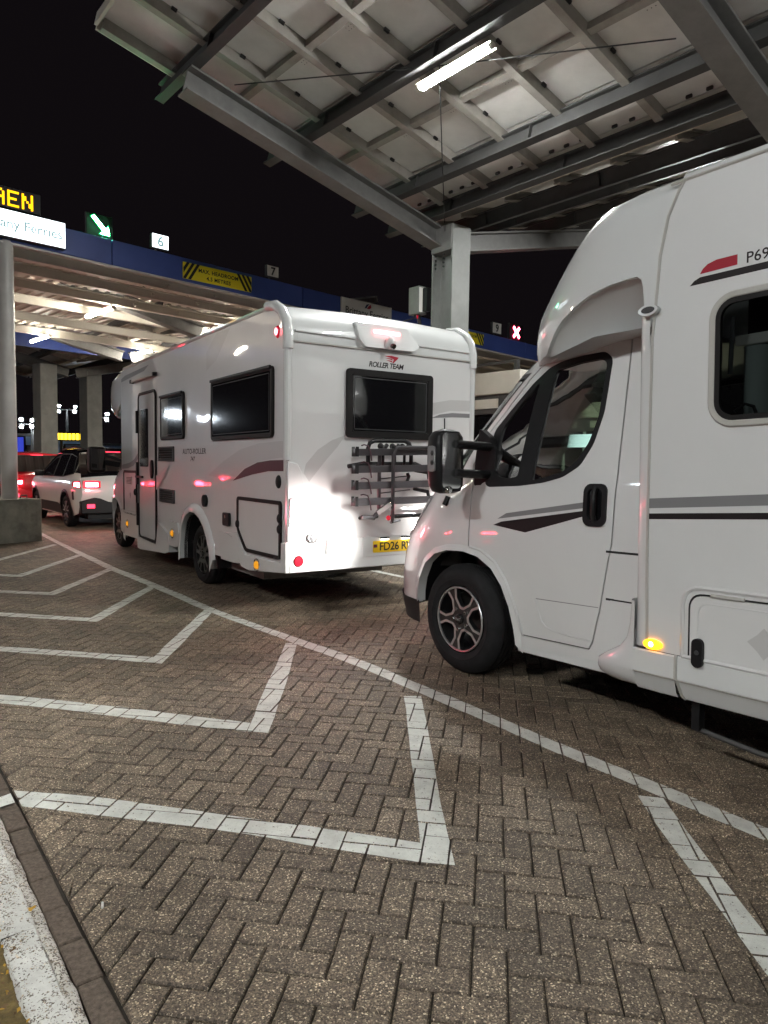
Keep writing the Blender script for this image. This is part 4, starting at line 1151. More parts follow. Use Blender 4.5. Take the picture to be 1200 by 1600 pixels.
        m = MB(); m.lathe([(.034, -.02), (.034, .0), (0, .003)], (0, 0, 0), ax, 20); m.build('hub_cap', M['rimblack'], wh)
    return wh

def side_fn(y, sg=1):
    return lambda u, v, w: Vector((u, y + w * sg, v))
def strip_loop(path, w, fn, closed=True):
    pass

# ------------------------------------------------------------------ NEARER MOTORHOME (right of the photo)
near = thing('motorhome', 'nearer white motorhome with black cab mirror and stripes, half cut by the photo', 'motorhome', (1.269, 5.416, 0), (0, R(1.46), R(90 + 36.8)), 'white motorhomes queueing')
CS = Shell([(.25, .99), (.55, 1.01), (.9, 1.02), (1.25, 1.0), (1.4, .975), (2.06, .83), (2.9, .70)],
           [(.3, 1.02), (.45, 1.10), (.6, 1.10), (.75, 1.065), (.9, .985), (1.0, .88), (1.1, .79), (1.2, .735), (1.3, .675), (1.4, .585), (1.5, .487), (1.6, .385), (1.7, .29), (1.8, .20), (1.9, .107), (2.0, 0.0), (2.06, -.08), (2.14, -.22)],
           [(.3, .1), (1.0, -.03), (1.15, -.13), (1.3, -.40), (2.06, -1.1), (2.2, -1.2)], 2.3, 1.25)
ARCH = [(-.612, .305), (-.60, .40), (-.565, .54), (-.505, .66), (-.42, .76), (-.30, .825), (-.16, .850), (0.0, .845), (.13, .81), (.24, .735), (.315, .62), (.345, .52), (.352, .445)]
DOOR = [(-.655, .372), (-.640, .42), (-.60, .555), (-.535, .69), (-.44, .80), (-.32, .862), (-.20, .878), (-.20, 1.0), (-.212, 1.27), (-.165, 1.42), (-.19, 1.56), (-.235, 1.64), (-.33, 1.745), (-.425, 1.855), (-.52, 1.965), (-.60, 2.03), (-.70, 2.076), (-.80, 2.098), (-1.08, 2.118), (-1.262, 2.116), (-1.285, 2.09), (-1.314, 1.356), (-1.303, .977), (-1.228, .604), (-1.176, .42), (-1.150, .378)]
FRAME = roundpoly([(-.300, 1.648), (-.415, 1.768), (-.575, 1.925), (-.70, 2.01), (-.80, 2.035), (-.95, 2.046), (-1.12, 2.048), (-1.176, 2.00), (-1.172, 1.70), (-1.130, 1.522), (-1.06, 1.402), (-.945, 1.337), (-.80, 1.305), (-.62, 1.285), (-.36, 1.277), (-.325, 1.30)], .03, 4)
MAING = roundpoly([(-.775, 1.985), (-.95, 2.005), (-1.10, 2.008), (-1.142, 1.98), (-1.138, 1.68), (-1.098, 1.535), (-1.032, 1.428), (-.935, 1.367), (-.80, 1.335), (-.715, 1.318)], .025, 4)
QUART = roundpoly([(-.648, 1.93), (-.52, 1.812), (-.385, 1.66), (-.39, 1.40), (-.43, 1.345), (-.50, 1.333), (-.602, 1.340)], .03, 4)
SCREEN = [(-.03, 1.375), (-.10, 1.55), (-.20, 1.69), (-.31, 1.82), (-.43, 1.95), (-.50, 2.01)]
cab = lambda u, z, w: CS.pos(u, z, w)
zc = [.44 + .06 * k for k in range(29)]
outer = [(-1.52, .335), (-.62, .300), (CS.U(.30, .31), .30), (CS.U(.34, .44), .44)] + [(CS.uc(z), z) for z in zc if z <= 2.13] + [(CS.uc(2.13), 2.13), (-1.52, 2.13)]
sc_u = [(CS.U(x, z), z) for x, z in SCREEN]
screen_hole = sc_u + [(CS.uc(2.03) - .25, 2.045), (CS.uc(2.04) + .2, 2.05), (CS.uc(1.36) + .2, 1.36), (CS.uc(1.36) - .3, 1.35)]
grille_hole = None
m = MB(); m.panel(outer, [CS.poly([(-.612, .20)] + ARCH + [(.345, .20)]), CS.poly(offset_poly(DOOR, -.004)), screen_hole], cab, .085, .03, 0)
m.mirror_y(); m.build('cab_shell', M['white'], near, smooth=38, weld=.004)
# cab roof skin under the overcab moulding
m = MB(); top = [CS.pos(u, 2.13) for u in [-1.5, -1.2] + [CS.uc(2.13) - 1.25 + 1.25 * k / 12 for k in range(1, 13)]]
m.add(top + [Vector((v.x, -v.y, v.z)) for v in top], [(i, i + 1, len(top) + i + 1, len(top) + i) for i in range(len(top) - 1)]); m.build('cab_roof', M['white_abs'], near)
# windscreen
wsp = [(u - .01, z) for u, z in sc_u] + [(CS.uc(2.03) - .25, 2.05), (CS.uc(2.05), 2.055), (CS.uc(1.8), 1.8), (CS.uc(1.6), 1.6), (CS.uc(1.34), 1.34), (CS.uc(1.34) - .3, 1.34)]
m = MB(); m.panel(wsp, (), cab, .10, 0, -.008); m.mirror_y(); m.build('windscreen', M['glass'], near, weld=.004)
m = MB(); m.panel(wsp, [offset_poly(wsp, .035)], cab, .10, 0, -.004); m.mirror_y(); m.build('windscreen_border', M['black'], near)
# bumper, grille, lamps, bonnet line
bz = [.27, .32, .38, .44, .455]
def band(u0f, z0, z1, nz, w, shell=CS, nu=26):
    m = MB(); vs = []
    for j in range(nz + 1):
        z = z0 + (z1 - z0) * j / nz; a, b = u0f(z), shell.uc(z)
        for i in range(nu + 1): vs.append(shell.pos(a + (b - a) * i / nu, z, w))
    return m.add(vs, [(j * (nu + 1) + i, j * (nu + 1) + i + 1, (j + 1) * (nu + 1) + i + 1, (j + 1) * (nu + 1) + i) for j in range(nz) for i in range(nu)])
m = band(lambda z: CS.U(.335, z), .29, .452, 5, .012); m.mirror_y(); m.build('bumper', M['black'], near, weld=.003)
m = band(lambda z: CS.uc(z) - .55, .52, .80, 5, .006); m.mirror_y(); m.build('grille', M['black'], near, weld=.003)
for sg in (1, -1):
    hl = [(CS.U(.30, 1.17), 1.20), (CS.U(.45, 1.18), 1.195), (CS.U(.60, 1.05), 1.06), (CS.U(.80, .9) + .06, .92), (CS.U(.78, .88), .87), (CS.U(.62, .95), .93), (CS.U(.45, 1.05), 1.06)]
    m = MB(); m.panel(hl, (), cab, .05, .01, .008)
    if sg < 0: m.mirror_y(False)
    h = m.build('headlight', M['clearlens'], near)
    c = CS.pos(CS.U(.80, .92), .93, .014); m = MB(); m.ball((c.x, c.y * sg, c.z), .055, (.5, .6, .9)); m.build('bulb', M['headlamp'], h)
# dark gap behind door edges, then door leaf, frame, panes
def per_side(build):
    for sg in (1, -1): build(sg)
def door_parts(sg):
    def fin(m): return m if sg > 0 else m.mirror_y(False)
    m = fin(MB().panel(CS.poly(offset_poly(DOOR, -.02)), [CS.poly(offset_poly(DOOR, .03))], cab, .08, 0, -.018)); m.build('door_seal', M['seam'], near, smooth=30)
    d = fin(MB().panel(CS.poly(offset_poly(DOOR, .005)), [CS.poly(offset_poly(FRAME, .004))], cab, .075, .028, 0)).build('cab_door', M['white'], near, smooth=38)
    fin(MB().panel(CS.poly(FRAME, .05), [CS.poly(MAING, .05), CS.poly(QUART, .05)], cab, .05, .018, .003)).build('window_frame', M['black'], d, smooth=38)
    fin(MB().panel(CS.poly(offset_poly(MAING, -.006), .05), (), cab, .08, 0, -.008)).build('window_pane', M['glass'], d)
    fin(MB().panel(CS.poly(offset_poly(QUART, -.006), .05), (), cab, .08, 0, -.008)).build('quarter_pane', M['glass'], d)
    # handle: rounded black cup with an upright grip
    hp = rrect(-1.262, 1.068, -1.112, 1.302, .045, 6)
    h = fin(MB().panel(hp, [rrect(-1.235, 1.10, -1.14, 1.275, .03, 5)], cab, .04, .012, .012)).build('handle', M['black'], d, smooth=30)
    fin(MB().panel(rrect(-1.24, 1.095, -1.135, 1.28, .03), (), cab, .04, 0, .001)).build('handle_cup', M['blackgloss'], h)
    fin(MB().tube([CS.pos(-1.185, 1.09, .004), CS.pos(-1.188, 1.13, .022), CS.pos(-1.19, 1.19, .026), CS.pos(-1.188, 1.25, .022), CS.pos(-1.185, 1.285, .004)], .015, 8)).build('grip', M['black'], h)
    # stripes
    for pl, mt in (([(-.455, 1.078), (-.528, 1.116), (-1.108, 1.198), (-1.108, 1.165)], 'decalgrey'), ([(-.420, 1.038), (-.69, 1.005), (-1.108, 1.118), (-1.108, 1.150), (-.49, 1.062)], 'decaldark')):
        fin(MB().panel(pl, (), cab, .08, 0, .0015)).build('stripe', M[mt], d, smooth=0)
    # pressed lower panel line and waist crease
    fin(MB().tube([CS.pos(x, z, .0) for x, z in ((-.772, .615), (-.79, .55), (-.815, .485), (-.845, .455), (-.90, .44), (-1.0, .432), (-1.17, .425))], .006, 6)).build('pressed_line', M['white'], d)
    fin(MB().panel([(-.772, .612), (-1.222, .622), (-1.222, .626), (-.772, .617)], (), cab, .1, 0, .001)).build('crease', M['decalgrey'], d, smooth=0)
    # flare along the wheel arch edge of the door
    fin(MB().tube([CS.pos(CS.U(x, z), z, .004) for x, z in ((-.655, .39), (-.635, .46), (-.60, .565), (-.53, .70), (-.44, .805), (-.32, .868), (-.215, .884))], .010, 6)).build('door_lip', M['white'], d)
    return d
for sg in (1, -1): door_parts(sg)
# wheel arch lip and dark liner
for sg in (1, -1):
    lip = [(CS.U(x, z), z) for x, z in ARCH]; out_ = [(CS.U(x, z), z) for x, z in offset_poly(ARCH, -.042)]
    m = MB(); n = len(lip); A = [CS.pos(u, z, .016) for u, z in lip]; B = [CS.pos(u, z, .002) for u, z in out_]; C_ = [CS.pos(u, z, -.05) for u, z in lip]
    m.add(A + B + C_, [(i, i + 1, n + i + 1, n + i) for i in range(n - 1)] + [(i, i + 1, 2 * n + i + 1, 2 * n + i) for i in range(n - 1)])
    if sg < 0: m.mirror_y(False)
    m.build('arch_flare', M['white'], near, smooth=50)
    m = MB(); A = [CS.pos(u, z, -.012) for u, z in lip]; B = [Vector((x * 1.0, .55, z)) for x, z in ARCH]
    m.add(A + B, [(i, i + 1, n + i + 1, n + i) for i in range(n - 1)] + [tuple(range(n, 2 * n))])
    if sg < 0: m.mirror_y(False)
    m.build('arch_liner', M['black'], near, smooth=0)
for y in (.985, -.985):
    wheel(near, (-.07 + .0, y, .375), .375, .225, .222, 'u', 0)
    wheel(near, (-4.05, y, .375), .375, .225, .222, 'u', 0)
# panels between door and living body
for z0, z1 in ((.345, .675), (.684, .930), (.944, 2.12)):
    for sg in (1, -1):
        m = MB(); m.panel([(-1.325 if z0 > .5 else -1.26, z0), (-1.325 if z0 > .9 else -1.30, z1), (-1.50, z1), (-1.50, z0)], (), cab, .12, .012, .004)
        if sg < 0: m.mirror_y(False)
        m.build('pillar_panel', M['white'], near, smooth=30)
for z in (.679, .937):
    m = MB(); m.panel([(-1.27, z - .006), (-1.49, z - .006), (-1.49, z + .006), (-1.27, z + .006)], (), cab, .1, 0, .0015); m.build('seam_strip', M['seam'], near, smooth=0)

# living body
YB = 1.15
EDGE = [(-1.607, .492), (-1.600, .90), (-1.600, 1.2), (-1.610, 2.0), (-1.626, 2.16), (-1.645, 2.385), (-1.684, 2.56), (-1.735, 2.66), (-1.765, 2.705)]
WINO = rrect(-2.95, 1.556, -1.900, 2.150, .115, 8)
LOCK = roundpoly([(-1.826, .492), (-1.826, .795), (-2.75, .795), (-2.75, .492)], .075, 6)
LOCK = [p for p in LOCK]
m = MB(); sf = side_fn(YB)
m.panel(EDGE + [(-6.15, 2.705), (-6.15, .492)], [offset_poly(WINO, .012), [(a, max(b, .40)) for a, b in roundpoly([(-1.822, .40), (-1.822, .799), (-2.754, .799), (-2.754, .40)], .078, 6)]], sf, .22, .028, 0)
m.build('side_wall', M['white'], near, smooth=30)
m = MB(); m.panel([(-1.6, .492), (-1.6, 2.705), (-6.15, 2.705), (-6.15, .492)], (), side_fn(-YB, -1), .4, .02, 0); m.build('side_wall', M['white'], near, smooth=30)
# roof with rounded shoulders
prof = [(1.150, 2.705), (1.146, 2.722), (1.132, 2.738), (1.105, 2.748), (1.0, 2.765), (.5, 2.80), (0, 2.81)]
prof = prof + [(-y, z) for y, z in reversed(prof[:-1])]
m = MB(); xs = [-1.76, -3, -4.5, -6.15]; n = len(prof)
m.add([Vector((x, y, z)) for x in xs for y, z in prof], [(j * n + i, j * n + i + 1, (j + 1) * n + i + 1, (j + 1) * n + i) for j in range(3) for i in range(n - 1)])
m.build('roof', M['white_abs'], near, smooth=40)
m = MB(); m.bb(-6.17, -6.13, -1.15, 1.15, .45, 2.74); m.build('rear_wall', M['white'], near, smooth=0, bevel=.015)
m = MB(); m.tube([(x - .004, YB + .001, z) for x, z in EDGE], .0075, 6); m.build('body_joint', M['lightrim'], near)
m = MB(); m.tube([(-1.70, 1.149, 2.703), (-3, 1.150, 2.703), (-6.1, 1.150, 2.703)], .008, 6); m.build('roof_joint', M['lightrim'], near)
# corner post between cab and body
m = MB(); vs = []; zz = [.50, .65, .8, 1.0, 1.3, 1.6, 1.9, 2.14]
for z in zz:
    w0 = .0 if z > .9 else (.9 - z) * .04
    for k, (qx, qy) in enumerate(((0, 1.1495), (.026, 1.148), (.046, 1.140), (.066, 1.120), (.086, 1.088), (.104, 1.052), (.120, 1.018), (.130, 1.0), (.136, .985))):
        vs.append(Vector((-1.60 + qx * (1 + w0 * 4), qy, z)))
m.add(vs, [(j * 9 + i, j * 9 + i + 1, (j + 1) * 9 + i + 1, (j + 1) * 9 + i) for j in range(len(zz) - 1) for i in range(8)])
m.build('corner_post', M['white_abs'], near, smooth=50); m.mirror_y(False); m.build('corner_post', M['white_abs'], near, smooth=50)
# overcab moulding
OS = Shell([(2.0, 1.10), (2.1, 1.135), (2.3, 1.15), (2.62, 1.148), (2.70, 1.135), (2.76, 1.06), (2.80, .93), (2.83, .75)],
           [(2.0, -.33), (2.05, -.305), (2.1, -.30), (2.2, -.305), (2.3, -.345), (2.4, -.437), (2.5, -.545), (2.6, -.68), (2.7, -.85), (2.76, -.99), (2.80, -1.14), (2.83, -1.35)],
           [(2.0, -1.45), (2.7, -1.47), (2.83, -1.6)], 2.2, 1.35)
oc = lambda u, z, w: OS.pos(u, z, w)
low = [(-1.62, 2.14), (-1.562, 2.14), (-1.556, 2.26), (-1.548, 2.30), (-1.522, 2.318), (-1.47, 2.32), (-1.36, 2.312), (-1.22, 2.288), (-1.10, 2.25), (-1.0, 2.208), (-.92, 2.155), (-.86, 2.10), (-.80, 2.06)]
lowu = [(OS.U(x, z), z) for x, z in low]
def with_centre(ptsu, z0, z1, st=.03):
    n = int((z1 - z0) / st); return ptsu + [(OS.uc(z0 + (z1 - z0) * k / n), z0 + (z1 - z0) * k / n) for k in range(n + 1)]
topx = [(-1.765, 2.70), (-1.735, 2.66), (-1.684, 2.56), (-1.645, 2.385), (-1.626, 2.16)]
oo = with_centre(lowu + [(OS.uc(2.03) - .5, 2.035)], 2.03, 2.83) + [(-1.75, 2.83)] + [(x, z) for x, z in topx]
m = MB(); m.panel(oo, (), oc, .06, .05, 0); m.mirror_y()
m.build('overcab_moulding', M['white_abs'], near, smooth=45, weld=.003)
m = MB(); t_ = [OS.pos(u, 2.83) for u in [-1.75, -1.6] + [OS.uc(2.83) - 1.35 + 1.35 * k / 12 for k in range(1, 13)]]
m.add(t_ + [Vector((v.x, -v.y, v.z)) for v in t_], [(i, i + 1, len(t_) + i + 1, len(t_) + i) for i in range(len(t_) - 1)]); m.build('overcab_top', M['white_abs'], near)
lows = sorted(lowu[3:])
def rec_fn(u, z, w):
    zt = lows[0][1]
    for (a, za), (b, zb_) in zip(lows, lows[1:]):
        if u >= a: zt = za + (zb_ - za) * min(1, (u - a) / max(1e-6, b - a))
    return OS.pos(u, z, w - min(.30, max(0, zt - z) * 1.35))
rec = lowu[2:] + [(OS.U(-.70, 2.035), 2.035), (OS.U(-.80, 2.04), 2.035), (OS.U(-.95, 2.09), 2.085), (OS.U(-1.1, 2.11), 2.105), (-1.28, 2.115), (-1.556, 2.125)]
m = MB(); m.panel(rec, (), rec_fn, .04, 0, -.022); m.build('overcab_recess', M['white_abs'], near, smooth=45); m.mirror_y(False); m.build('overcab_recess', M['white_abs'], near, smooth=45)
m = MB(); bp = [OS.pos(OS.U(-.86, 2.04) + (OS.uc(2.04) - OS.U(-.86, 2.04)) * k / 12, 2.04, -.01) for k in range(13)]
bp = [Vector((-1.5, 1.0, 2.10)), Vector((-1.2, 1.05, 2.09))] + bp
m.add(bp + [Vector((v.x, -v.y, v.z)) for v in bp], [(i, i + 1, len(bp) + i + 1, len(bp) + i) for i in range(len(bp) - 1)]); m.build('overcab_floor', M['white_abs'], near)
# oval side lamp at the joint
m = MB(); m.panel([( -1.606 + .052 * math.cos(R(k * 15)), 2.135 + .026 * math.sin(R(k * 15))) for k in range(24)], (), sf, .03, .03, .034); lamp = m.build('side_lamp', M['white_abs'], near, smooth=30, bevel=.004)
m = MB(); m.panel([( -1.608 + .036 * math.cos(R(k * 15)), 2.136 + .016 * math.sin(R(k * 15))) for k in range(24)], (), sf, .03, 0, .0355); m.build('lamp_glass', M['greyplastic'], lamp)
# skirts
def skirt(x0, x1, sg=1):
    pr = [(1.150, .489), (1.156, .480), (1.156, .378), (1.150, .370), (1.146, .366), (1.128, .300), (1.110, .278), (1.06, .276)]
    m = MB(); n = len(pr); xs = [x0, x1]
    m.add([Vector((x, y * sg, z)) for x in xs for y, z in pr], [(i, i + 1, n + i + 1, n + i) for i in range(n - 1)]); m.build('skirt', M['white_abs'], near, smooth=30)
    m = MB(); m.tube([(x0, 1.155 * sg, .372), (x1, 1.155 * sg, .372)], .003, 5); m.build('skirt_line', M['lightrim'], near)
skirt(-1.535, -1.756); skirt(-1.774, -3.45); skirt(-4.6, -6.15); skirt(-1.55, -3.45, -1); skirt(-4.6, -6.15, -1)
m = MB(); m.tube([(-1.765, 1.151, .49), (-1.765, 1.157, .48), (-1.766, 1.157, .375), (-1.768, 1.147, .365), (-1.785, 1.125, .295), (-1.79, 1.105, .278)], .0085, 6); m.build('skirt_joint', M['lightrim'], near)
# front foot of the skirt sweeping in to the cab
m = MB(); vs = []; lv = [(.275, -1.33, 1.07), (.285, -1.275, 1.10), (.305, -1.245, 1.12), (.335, -1.235, 1.14), (.372, -1.245, 1.152), (.41, -1.30, 1.154), (.46, -1.39, 1.153), (.52, -1.445, 1.150), (.60, -1.47, 1.147), (.72, -1.482, 1.145)]
for z, xe, ys in lv:
    for k in range(11):
        a = R(90 * k / 10); vs.append(Vector((-1.535 + (xe + 1.535) * math.sin(a) ** .9, .985 + (ys - .985) * max(0, math.cos(a)) ** .75, z)))
m.add(vs, [(j * 11 + i, j * 11 + i + 1, (j + 1) * 11 + i + 1, (j + 1) * 11 + i) for j in range(len(lv) - 1) for i in range(10)])
m.build('skirt_nose', M['white_abs'], near, smooth=60); m.mirror_y(False); m.build('skirt_nose', M['white_abs'], near, smooth=60)
m = MB(); m.add([vs[k] for k in range(11)] + [Vector((-1.55, .9, .276)), Vector((-1.3, .9, .276))], [tuple(range(13))]); m.build('skirt_base', M['white_abs'], near, smooth=0)
m = MB(); m.bb(-.605, -1.50, .93, .984, .26, .345); m.build('sill', M['white_abs'], near, smooth=0, bevel=.01); m.mirror_y(False); m.build('sill', M['white_abs'], near, smooth=0, bevel=.01)
# locker door
d = MB().panel(offset_poly(roundpoly([(-1.826, .40), (-1.826, .795), (-2.75, .795), (-2.75, .40)], .075, 6), .006), (), lambda u, v, w: Vector((u, YB + w, max(v, .492))), .15, .02, .002).build('locker_door', M['white'], near, smooth=30)
m = MB(); m.tube([(x, YB + .002, max(z, .47)) for x, z in roundpoly([(-1.870, .40), (-1.870, .757), (-2.71, .757), (-2.71, .40)], .06, 6)], .004, 5); m.build('pressed_line', M['white'], d)
m = MB(); m.tube([(x, YB - .006, max(z, .46)) for x, z in roundpoly([(-1.823, .40), (-1.823, .798), (-2.753, .798), (-2.753, .40)], .078, 6)], .006, 5, closed=True); m.build('locker_seal', M['seam'], near)
m = MB(); m.tube([(x, YB, max(z, .492)) for x, z in roundpoly([(-1.795, .40), (-1.795, .826), (-2.78, .826), (-2.78, .40)], .095, 6)], .011, 6, closed=True); m.build('locker_frame', M['white'], near)
m = MB(); m.panel(rrect(-1.852, .458, -1.905, .592, .025), (), sf, .04, .02, .024); la = m.build('latch', M['black'], d, smooth=30, bevel=.005)
m = MB(); m.cyl((-1.879, YB + .024, .528), (-1.879, YB + .027, .528), .011, 12); m.build('latch_lock', M['greyplastic'], la)
for x in (-1.935, -2.5): m = MB(); m.cyl((x, YB + .008, .797), (x - .15, YB + .008, .797), .009, 8); m.build('hinge', M['lightrim'], d)
m = MB(); c0 = (-2.17, .618); m.solid([(c0[0] + .072, c0[1]), (c0[0] + .03, c0[1] + .035), (c0[0], c0[1] + .07), (c0[0] - .03, c0[1] + .035), (c0[0] - .072, c0[1]), (c0[0] - .03, c0[1] - .035), (c0[0], c0[1] - .07), (c0[0] + .03, c0[1] - .035)], sf, .002, .0035); m.build('emblem', M['decallight'], d, smooth=0)
# amber marker
m = MB(); m.panel([(-1.646 + .05 * math.cos(R(k * 15)), .522 + .0255 * math.sin(R(k * 15))) for k in range(24)], (), sf, .03, .015, .016); mk_ = m.build('marker_lamp', M['amberlens'], near, smooth=30, bevel=.005)
m = MB(); m.ball((-1.640, YB + .016, .522), .0135, (1, .5, 1)); m.build('bulb', M['amberlit'], mk_)
# body stripes and lettering
for pl, mt in (([(-1.602, 1.232), (-6.1, 1.47), (-6.1, 1.42), (-1.600, 1.184)], 'decalgrey'), ([(-1.600, 1.159), (-6.1, 1.35), (-6.1, 1.315), (-1.598, 1.131)], 'decaldark'),
               ([(-1.801, 2.212), (-1.822, 2.231), (-1.850, 2.242), (-6.1, 2.242), (-6.1, 2.212)], 'decaldark'),
               ([(-1.849, 2.256), (-1.862, 2.276), (-1.885, 2.293), (-1.925, 2.303), (-2.019, 2.303), (-2.019, 2.259)], 'decalred')):
    m = MB(); m.solid(pl, sf, .0, .0015); m.build('stripe', M[mt], near, smooth=0)
text_mb('P69', .066, lambda u, v, w: Vector((-2.056 - u, YB + w, 2.256 + v)), bold=.0006).build('lettering', M['decaldark'], near, smooth=0)
# living area window
w = MB().panel(WINO, [offset_poly(WINO, .030)], sf, .05, .03, .012).build('body_window', M['lightrim'], near, smooth=40, bevel=.006)
MB().panel(offset_poly(WINO, .028), [offset_poly(WINO, .052)], sf, .05, .02, .008).build('window_border', M['seal'], w, smooth=40)
MB().panel(offset_poly(WINO, .050), (), sf, .12, 0, .006).build('window_pane', M['smoke'], w, smooth=40)
m = MB(); m.bb(-1.93, -3.0, .95, .985, 1.935, 1.985); m.build('blind_rail', M['lightrim'], w, smooth=0, bevel=.006)
for k in range(6):
    x = -2.015 - .125 * k; m = MB(); m.tube([(x, .93, 1.55), (x, .935, 1.72), (x, .94, 1.93)], .058, 12); m.build('curtain_fold', M['cushion'], w)
m = MB(); m.tube([(-1.975, 1.09, 2.05), (-1.955, 1.07, 1.80)], .011, 6); m.build('window_stay', M['greyplastic'], w)
for x in (-1.975, -2.16):
    m = MB(); m.tube([(x, 1.06, 1.63), (x - .03, 1.03, 1.665), (x - .07, 1.03, 1.65), (x - .08, 1.03, 1.62)], .008, 6); m.build('window_latch', M['black'], w)
m = MB(); m.bb(-1.7, -3.1, .35, .40, .7, 2.7); m.build('partition', M['seat'], near, smooth=0)
m = MB(); m.bb(-1.72, -3.1, .35, 1.12, 1.44, 1.46); m.build('shelf', M['interior'], near, smooth=0)
# underbody
m = MB(); m.bb(.55, -6.1, -.62, .62, .26, .52); m.build('underbody', M['black'], near, smooth=0)
m = MB(); m.bb(-1.55, -6.1, -1.08, 1.08, .44, .50); m.build('floor_pan', M['black'], near, smooth=0)
m = MB(); m.bb(-1.79, -1.83, 1.00, 1.05, .12, .44); m.build('step_bracket', M['black'], near, smooth=0)
m = MB(); m.tube([(-1.80, 1.02, .12), (-2.1, 1.02, .09), (-2.6, 1.0, .10)], .014, 6); m.build('step_rail', M['steeldark'], near)
# cab interior
m = MB(); m.panel([(.28, 1.02), (.05, 1.20), (-.10, 1.26), (-.30, 1.24), (-.42, 1.12), (-.40, .75), (.3, .7)], (), lambda u, v, w: Vector((u, .86 + w, v)), .2, 1.72, 0); m.build('dashboard', M['interior'], near, smooth=40, bevel=.02)
m = MB(); m.box((-.30, -.12, 1.33), (.03, .24, .14), Matrix.Rotation(R(12), 3, 'Y')); sc_ = m.build('dash_screen', M['blackgloss'], near, smooth=0, bevel=.008)
m = MB(); m.box((-.317, -.12, 1.332), (.006, .21, .115), Matrix.Rotation(R(12), 3, 'Y')); m.build('screen_face', M['screenblue'], sc_, smooth=0)
c = Vector((-.47, -.42, 1.14)); rt_ = Matrix.Rotation(R(-62), 3, 'Y')
m = MB(); m.tube([c + rt_ @ Vector((.19 * math.cos(R(k * 15)), .19 * math.sin(R(k * 15)), 0)) for k in range(24)], .016, 8, closed=True); m.beam(c + rt_ @ Vector((0, -.19, 0)), c + rt_ @ Vector((0, .19, 0)), .04, .02); m.beam(c, c + Vector((.25, 0, -.12)), .06, .06); m.build('steering_wheel', M['interior'], near)
for y in (.44, -.44):
    m = MB(); m.panel(roundpoly([(-.72, .62), (-.72, .80), (-1.12, .78), (-1.28, 1.42), (-1.38, 1.40), (-1.26, .62)], .05), (), lambda u, v, w: Vector((u, y + .24 + w, v)), .15, .48, 0); s_ = m.build('seat', M['seat'], near, smooth=40, bevel=.03)
    m = MB(); m.box((-1.33, y, 1.53), (.10, .26, .18)); m.build('headrest', M['seat'], s_, bevel=.03)
m = MB(); m.box((-.66, -.50, 1.90), (.05, .36, .14), Matrix.Rotation(R(25), 3, 'Y')); m.build('sun_visor', M['black'], near, bevel=.015)
m = MB(); m.bb(-.3, -1.5, -.78, .78, .50, .56); m.build('cab_floor', M['interior'], near, smooth=0)
for sg in (1, -1):
    m = MB(); m.bb(-.40, -1.25, .80 * sg, .90 * sg, .55, 1.26); m.build('door_lining', M['interior'], near, smooth=0)
# wing mirror on two arms, tall black head
for sg in (1, -1):
    mr = bpy.data.objects.new('wing_mirror', None); COL.objects.link(mr); mr.parent = near
    fx = lambda m: m if sg > 0 else m.mirror_y(False)
    fx(MB().panel(roundpoly([(-.235, 1.66), (-.33, 1.60), (-.40, 1.50), (-.40, 1.285), (-.22, 1.283), (-.215, 1.45)], .02), (), lambda u, v, w: Vector((u, .955 + w - max(0, v - 1.3) * .10, v)), .1, .05, .035)).build('mirror_base', M['black'], mr, smooth=40, bevel=.008)
    for z in (1.535, 1.355):
        fx(MB().sweep((-.33, .93, z), (-.30, 1.24, z + .012), [(.045 * math.cos(R(k * 30)), .028 * math.sin(R(k * 30))) for k in range(12)])).build('mirror_arm', M['black'], mr)
    hd = MB(); prof = []
    lv = [(1.238, .02, .05), (1.252, .075, .085), (1.29, .095, .104), (1.40, .102, .110), (1.52, .102, .110), (1.59, .092, .104), (1.625, .068, .080), (1.642, .02, .03)]
    vs = []
    for z, ax_, by in lv:
        for k in range(20):
            a = 2 * math.pi * k / 20; cx, sy = math.cos(a), math.sin(a)
            x = (abs(cx) ** .75) * math.copysign(1, cx) * ax_; y = (abs(sy) ** .62) * math.copysign(1, sy) * by
            if x < -.055: x = -.055
            vs.append(Vector((-.255 + x, 1.265 + y, z)))
    hd.add(vs, [(j * 20 + i, j * 20 + (i + 1) % 20, (j + 1) * 20 + (i + 1) % 20, (j + 1) * 20 + i) for j in range(len(lv) - 1) for i in range(20)] + [tuple(range(19, -1, -1)), tuple(range(140, 160))])
    fx(hd).build('mirror_head', M['black'], mr, smooth=50)
    m = MB(); m.panel(rrect(1.19, 1.27, 1.345, 1.615, .03), (), lambda u, v, w: Vector((-.312 - w, u, v)), .1, .004, 0); fx(m).build('mirror_glass', M['chrome'], mr)
    m = MB(); m.panel(rrect(-.285, 1.375, -.215, 1.535, .018, 4), (), lambda u, v, w: Vector((u, 1.378 + w + (u + .25) * -.10, v)), .04, .012, .008); ln = fx(m).build('indicator_lens', M['clearlens'], mr, smooth=40)
    for z in (1.49, 1.43): m = MB(); m.ball((-.262, 1.388, z), .016, (1, .5, 1)); fx(m).build('indicator_bulb', M['greyplastic'], ln)
    m = MB(); m.ball((-.315, 1.30, 1.262), .028, (.8, 1, .9)); fx(m).build('mirror_lamp', M['chrome'], mr)
    m = MB(); m.tube([CS.pos(CS.U(.02, 1.2), 1.21, .012), CS.pos(CS.U(.05, 1.16), 1.15, .016)], .018, 8); fx(m).build('washer_jet', M['black'], near)

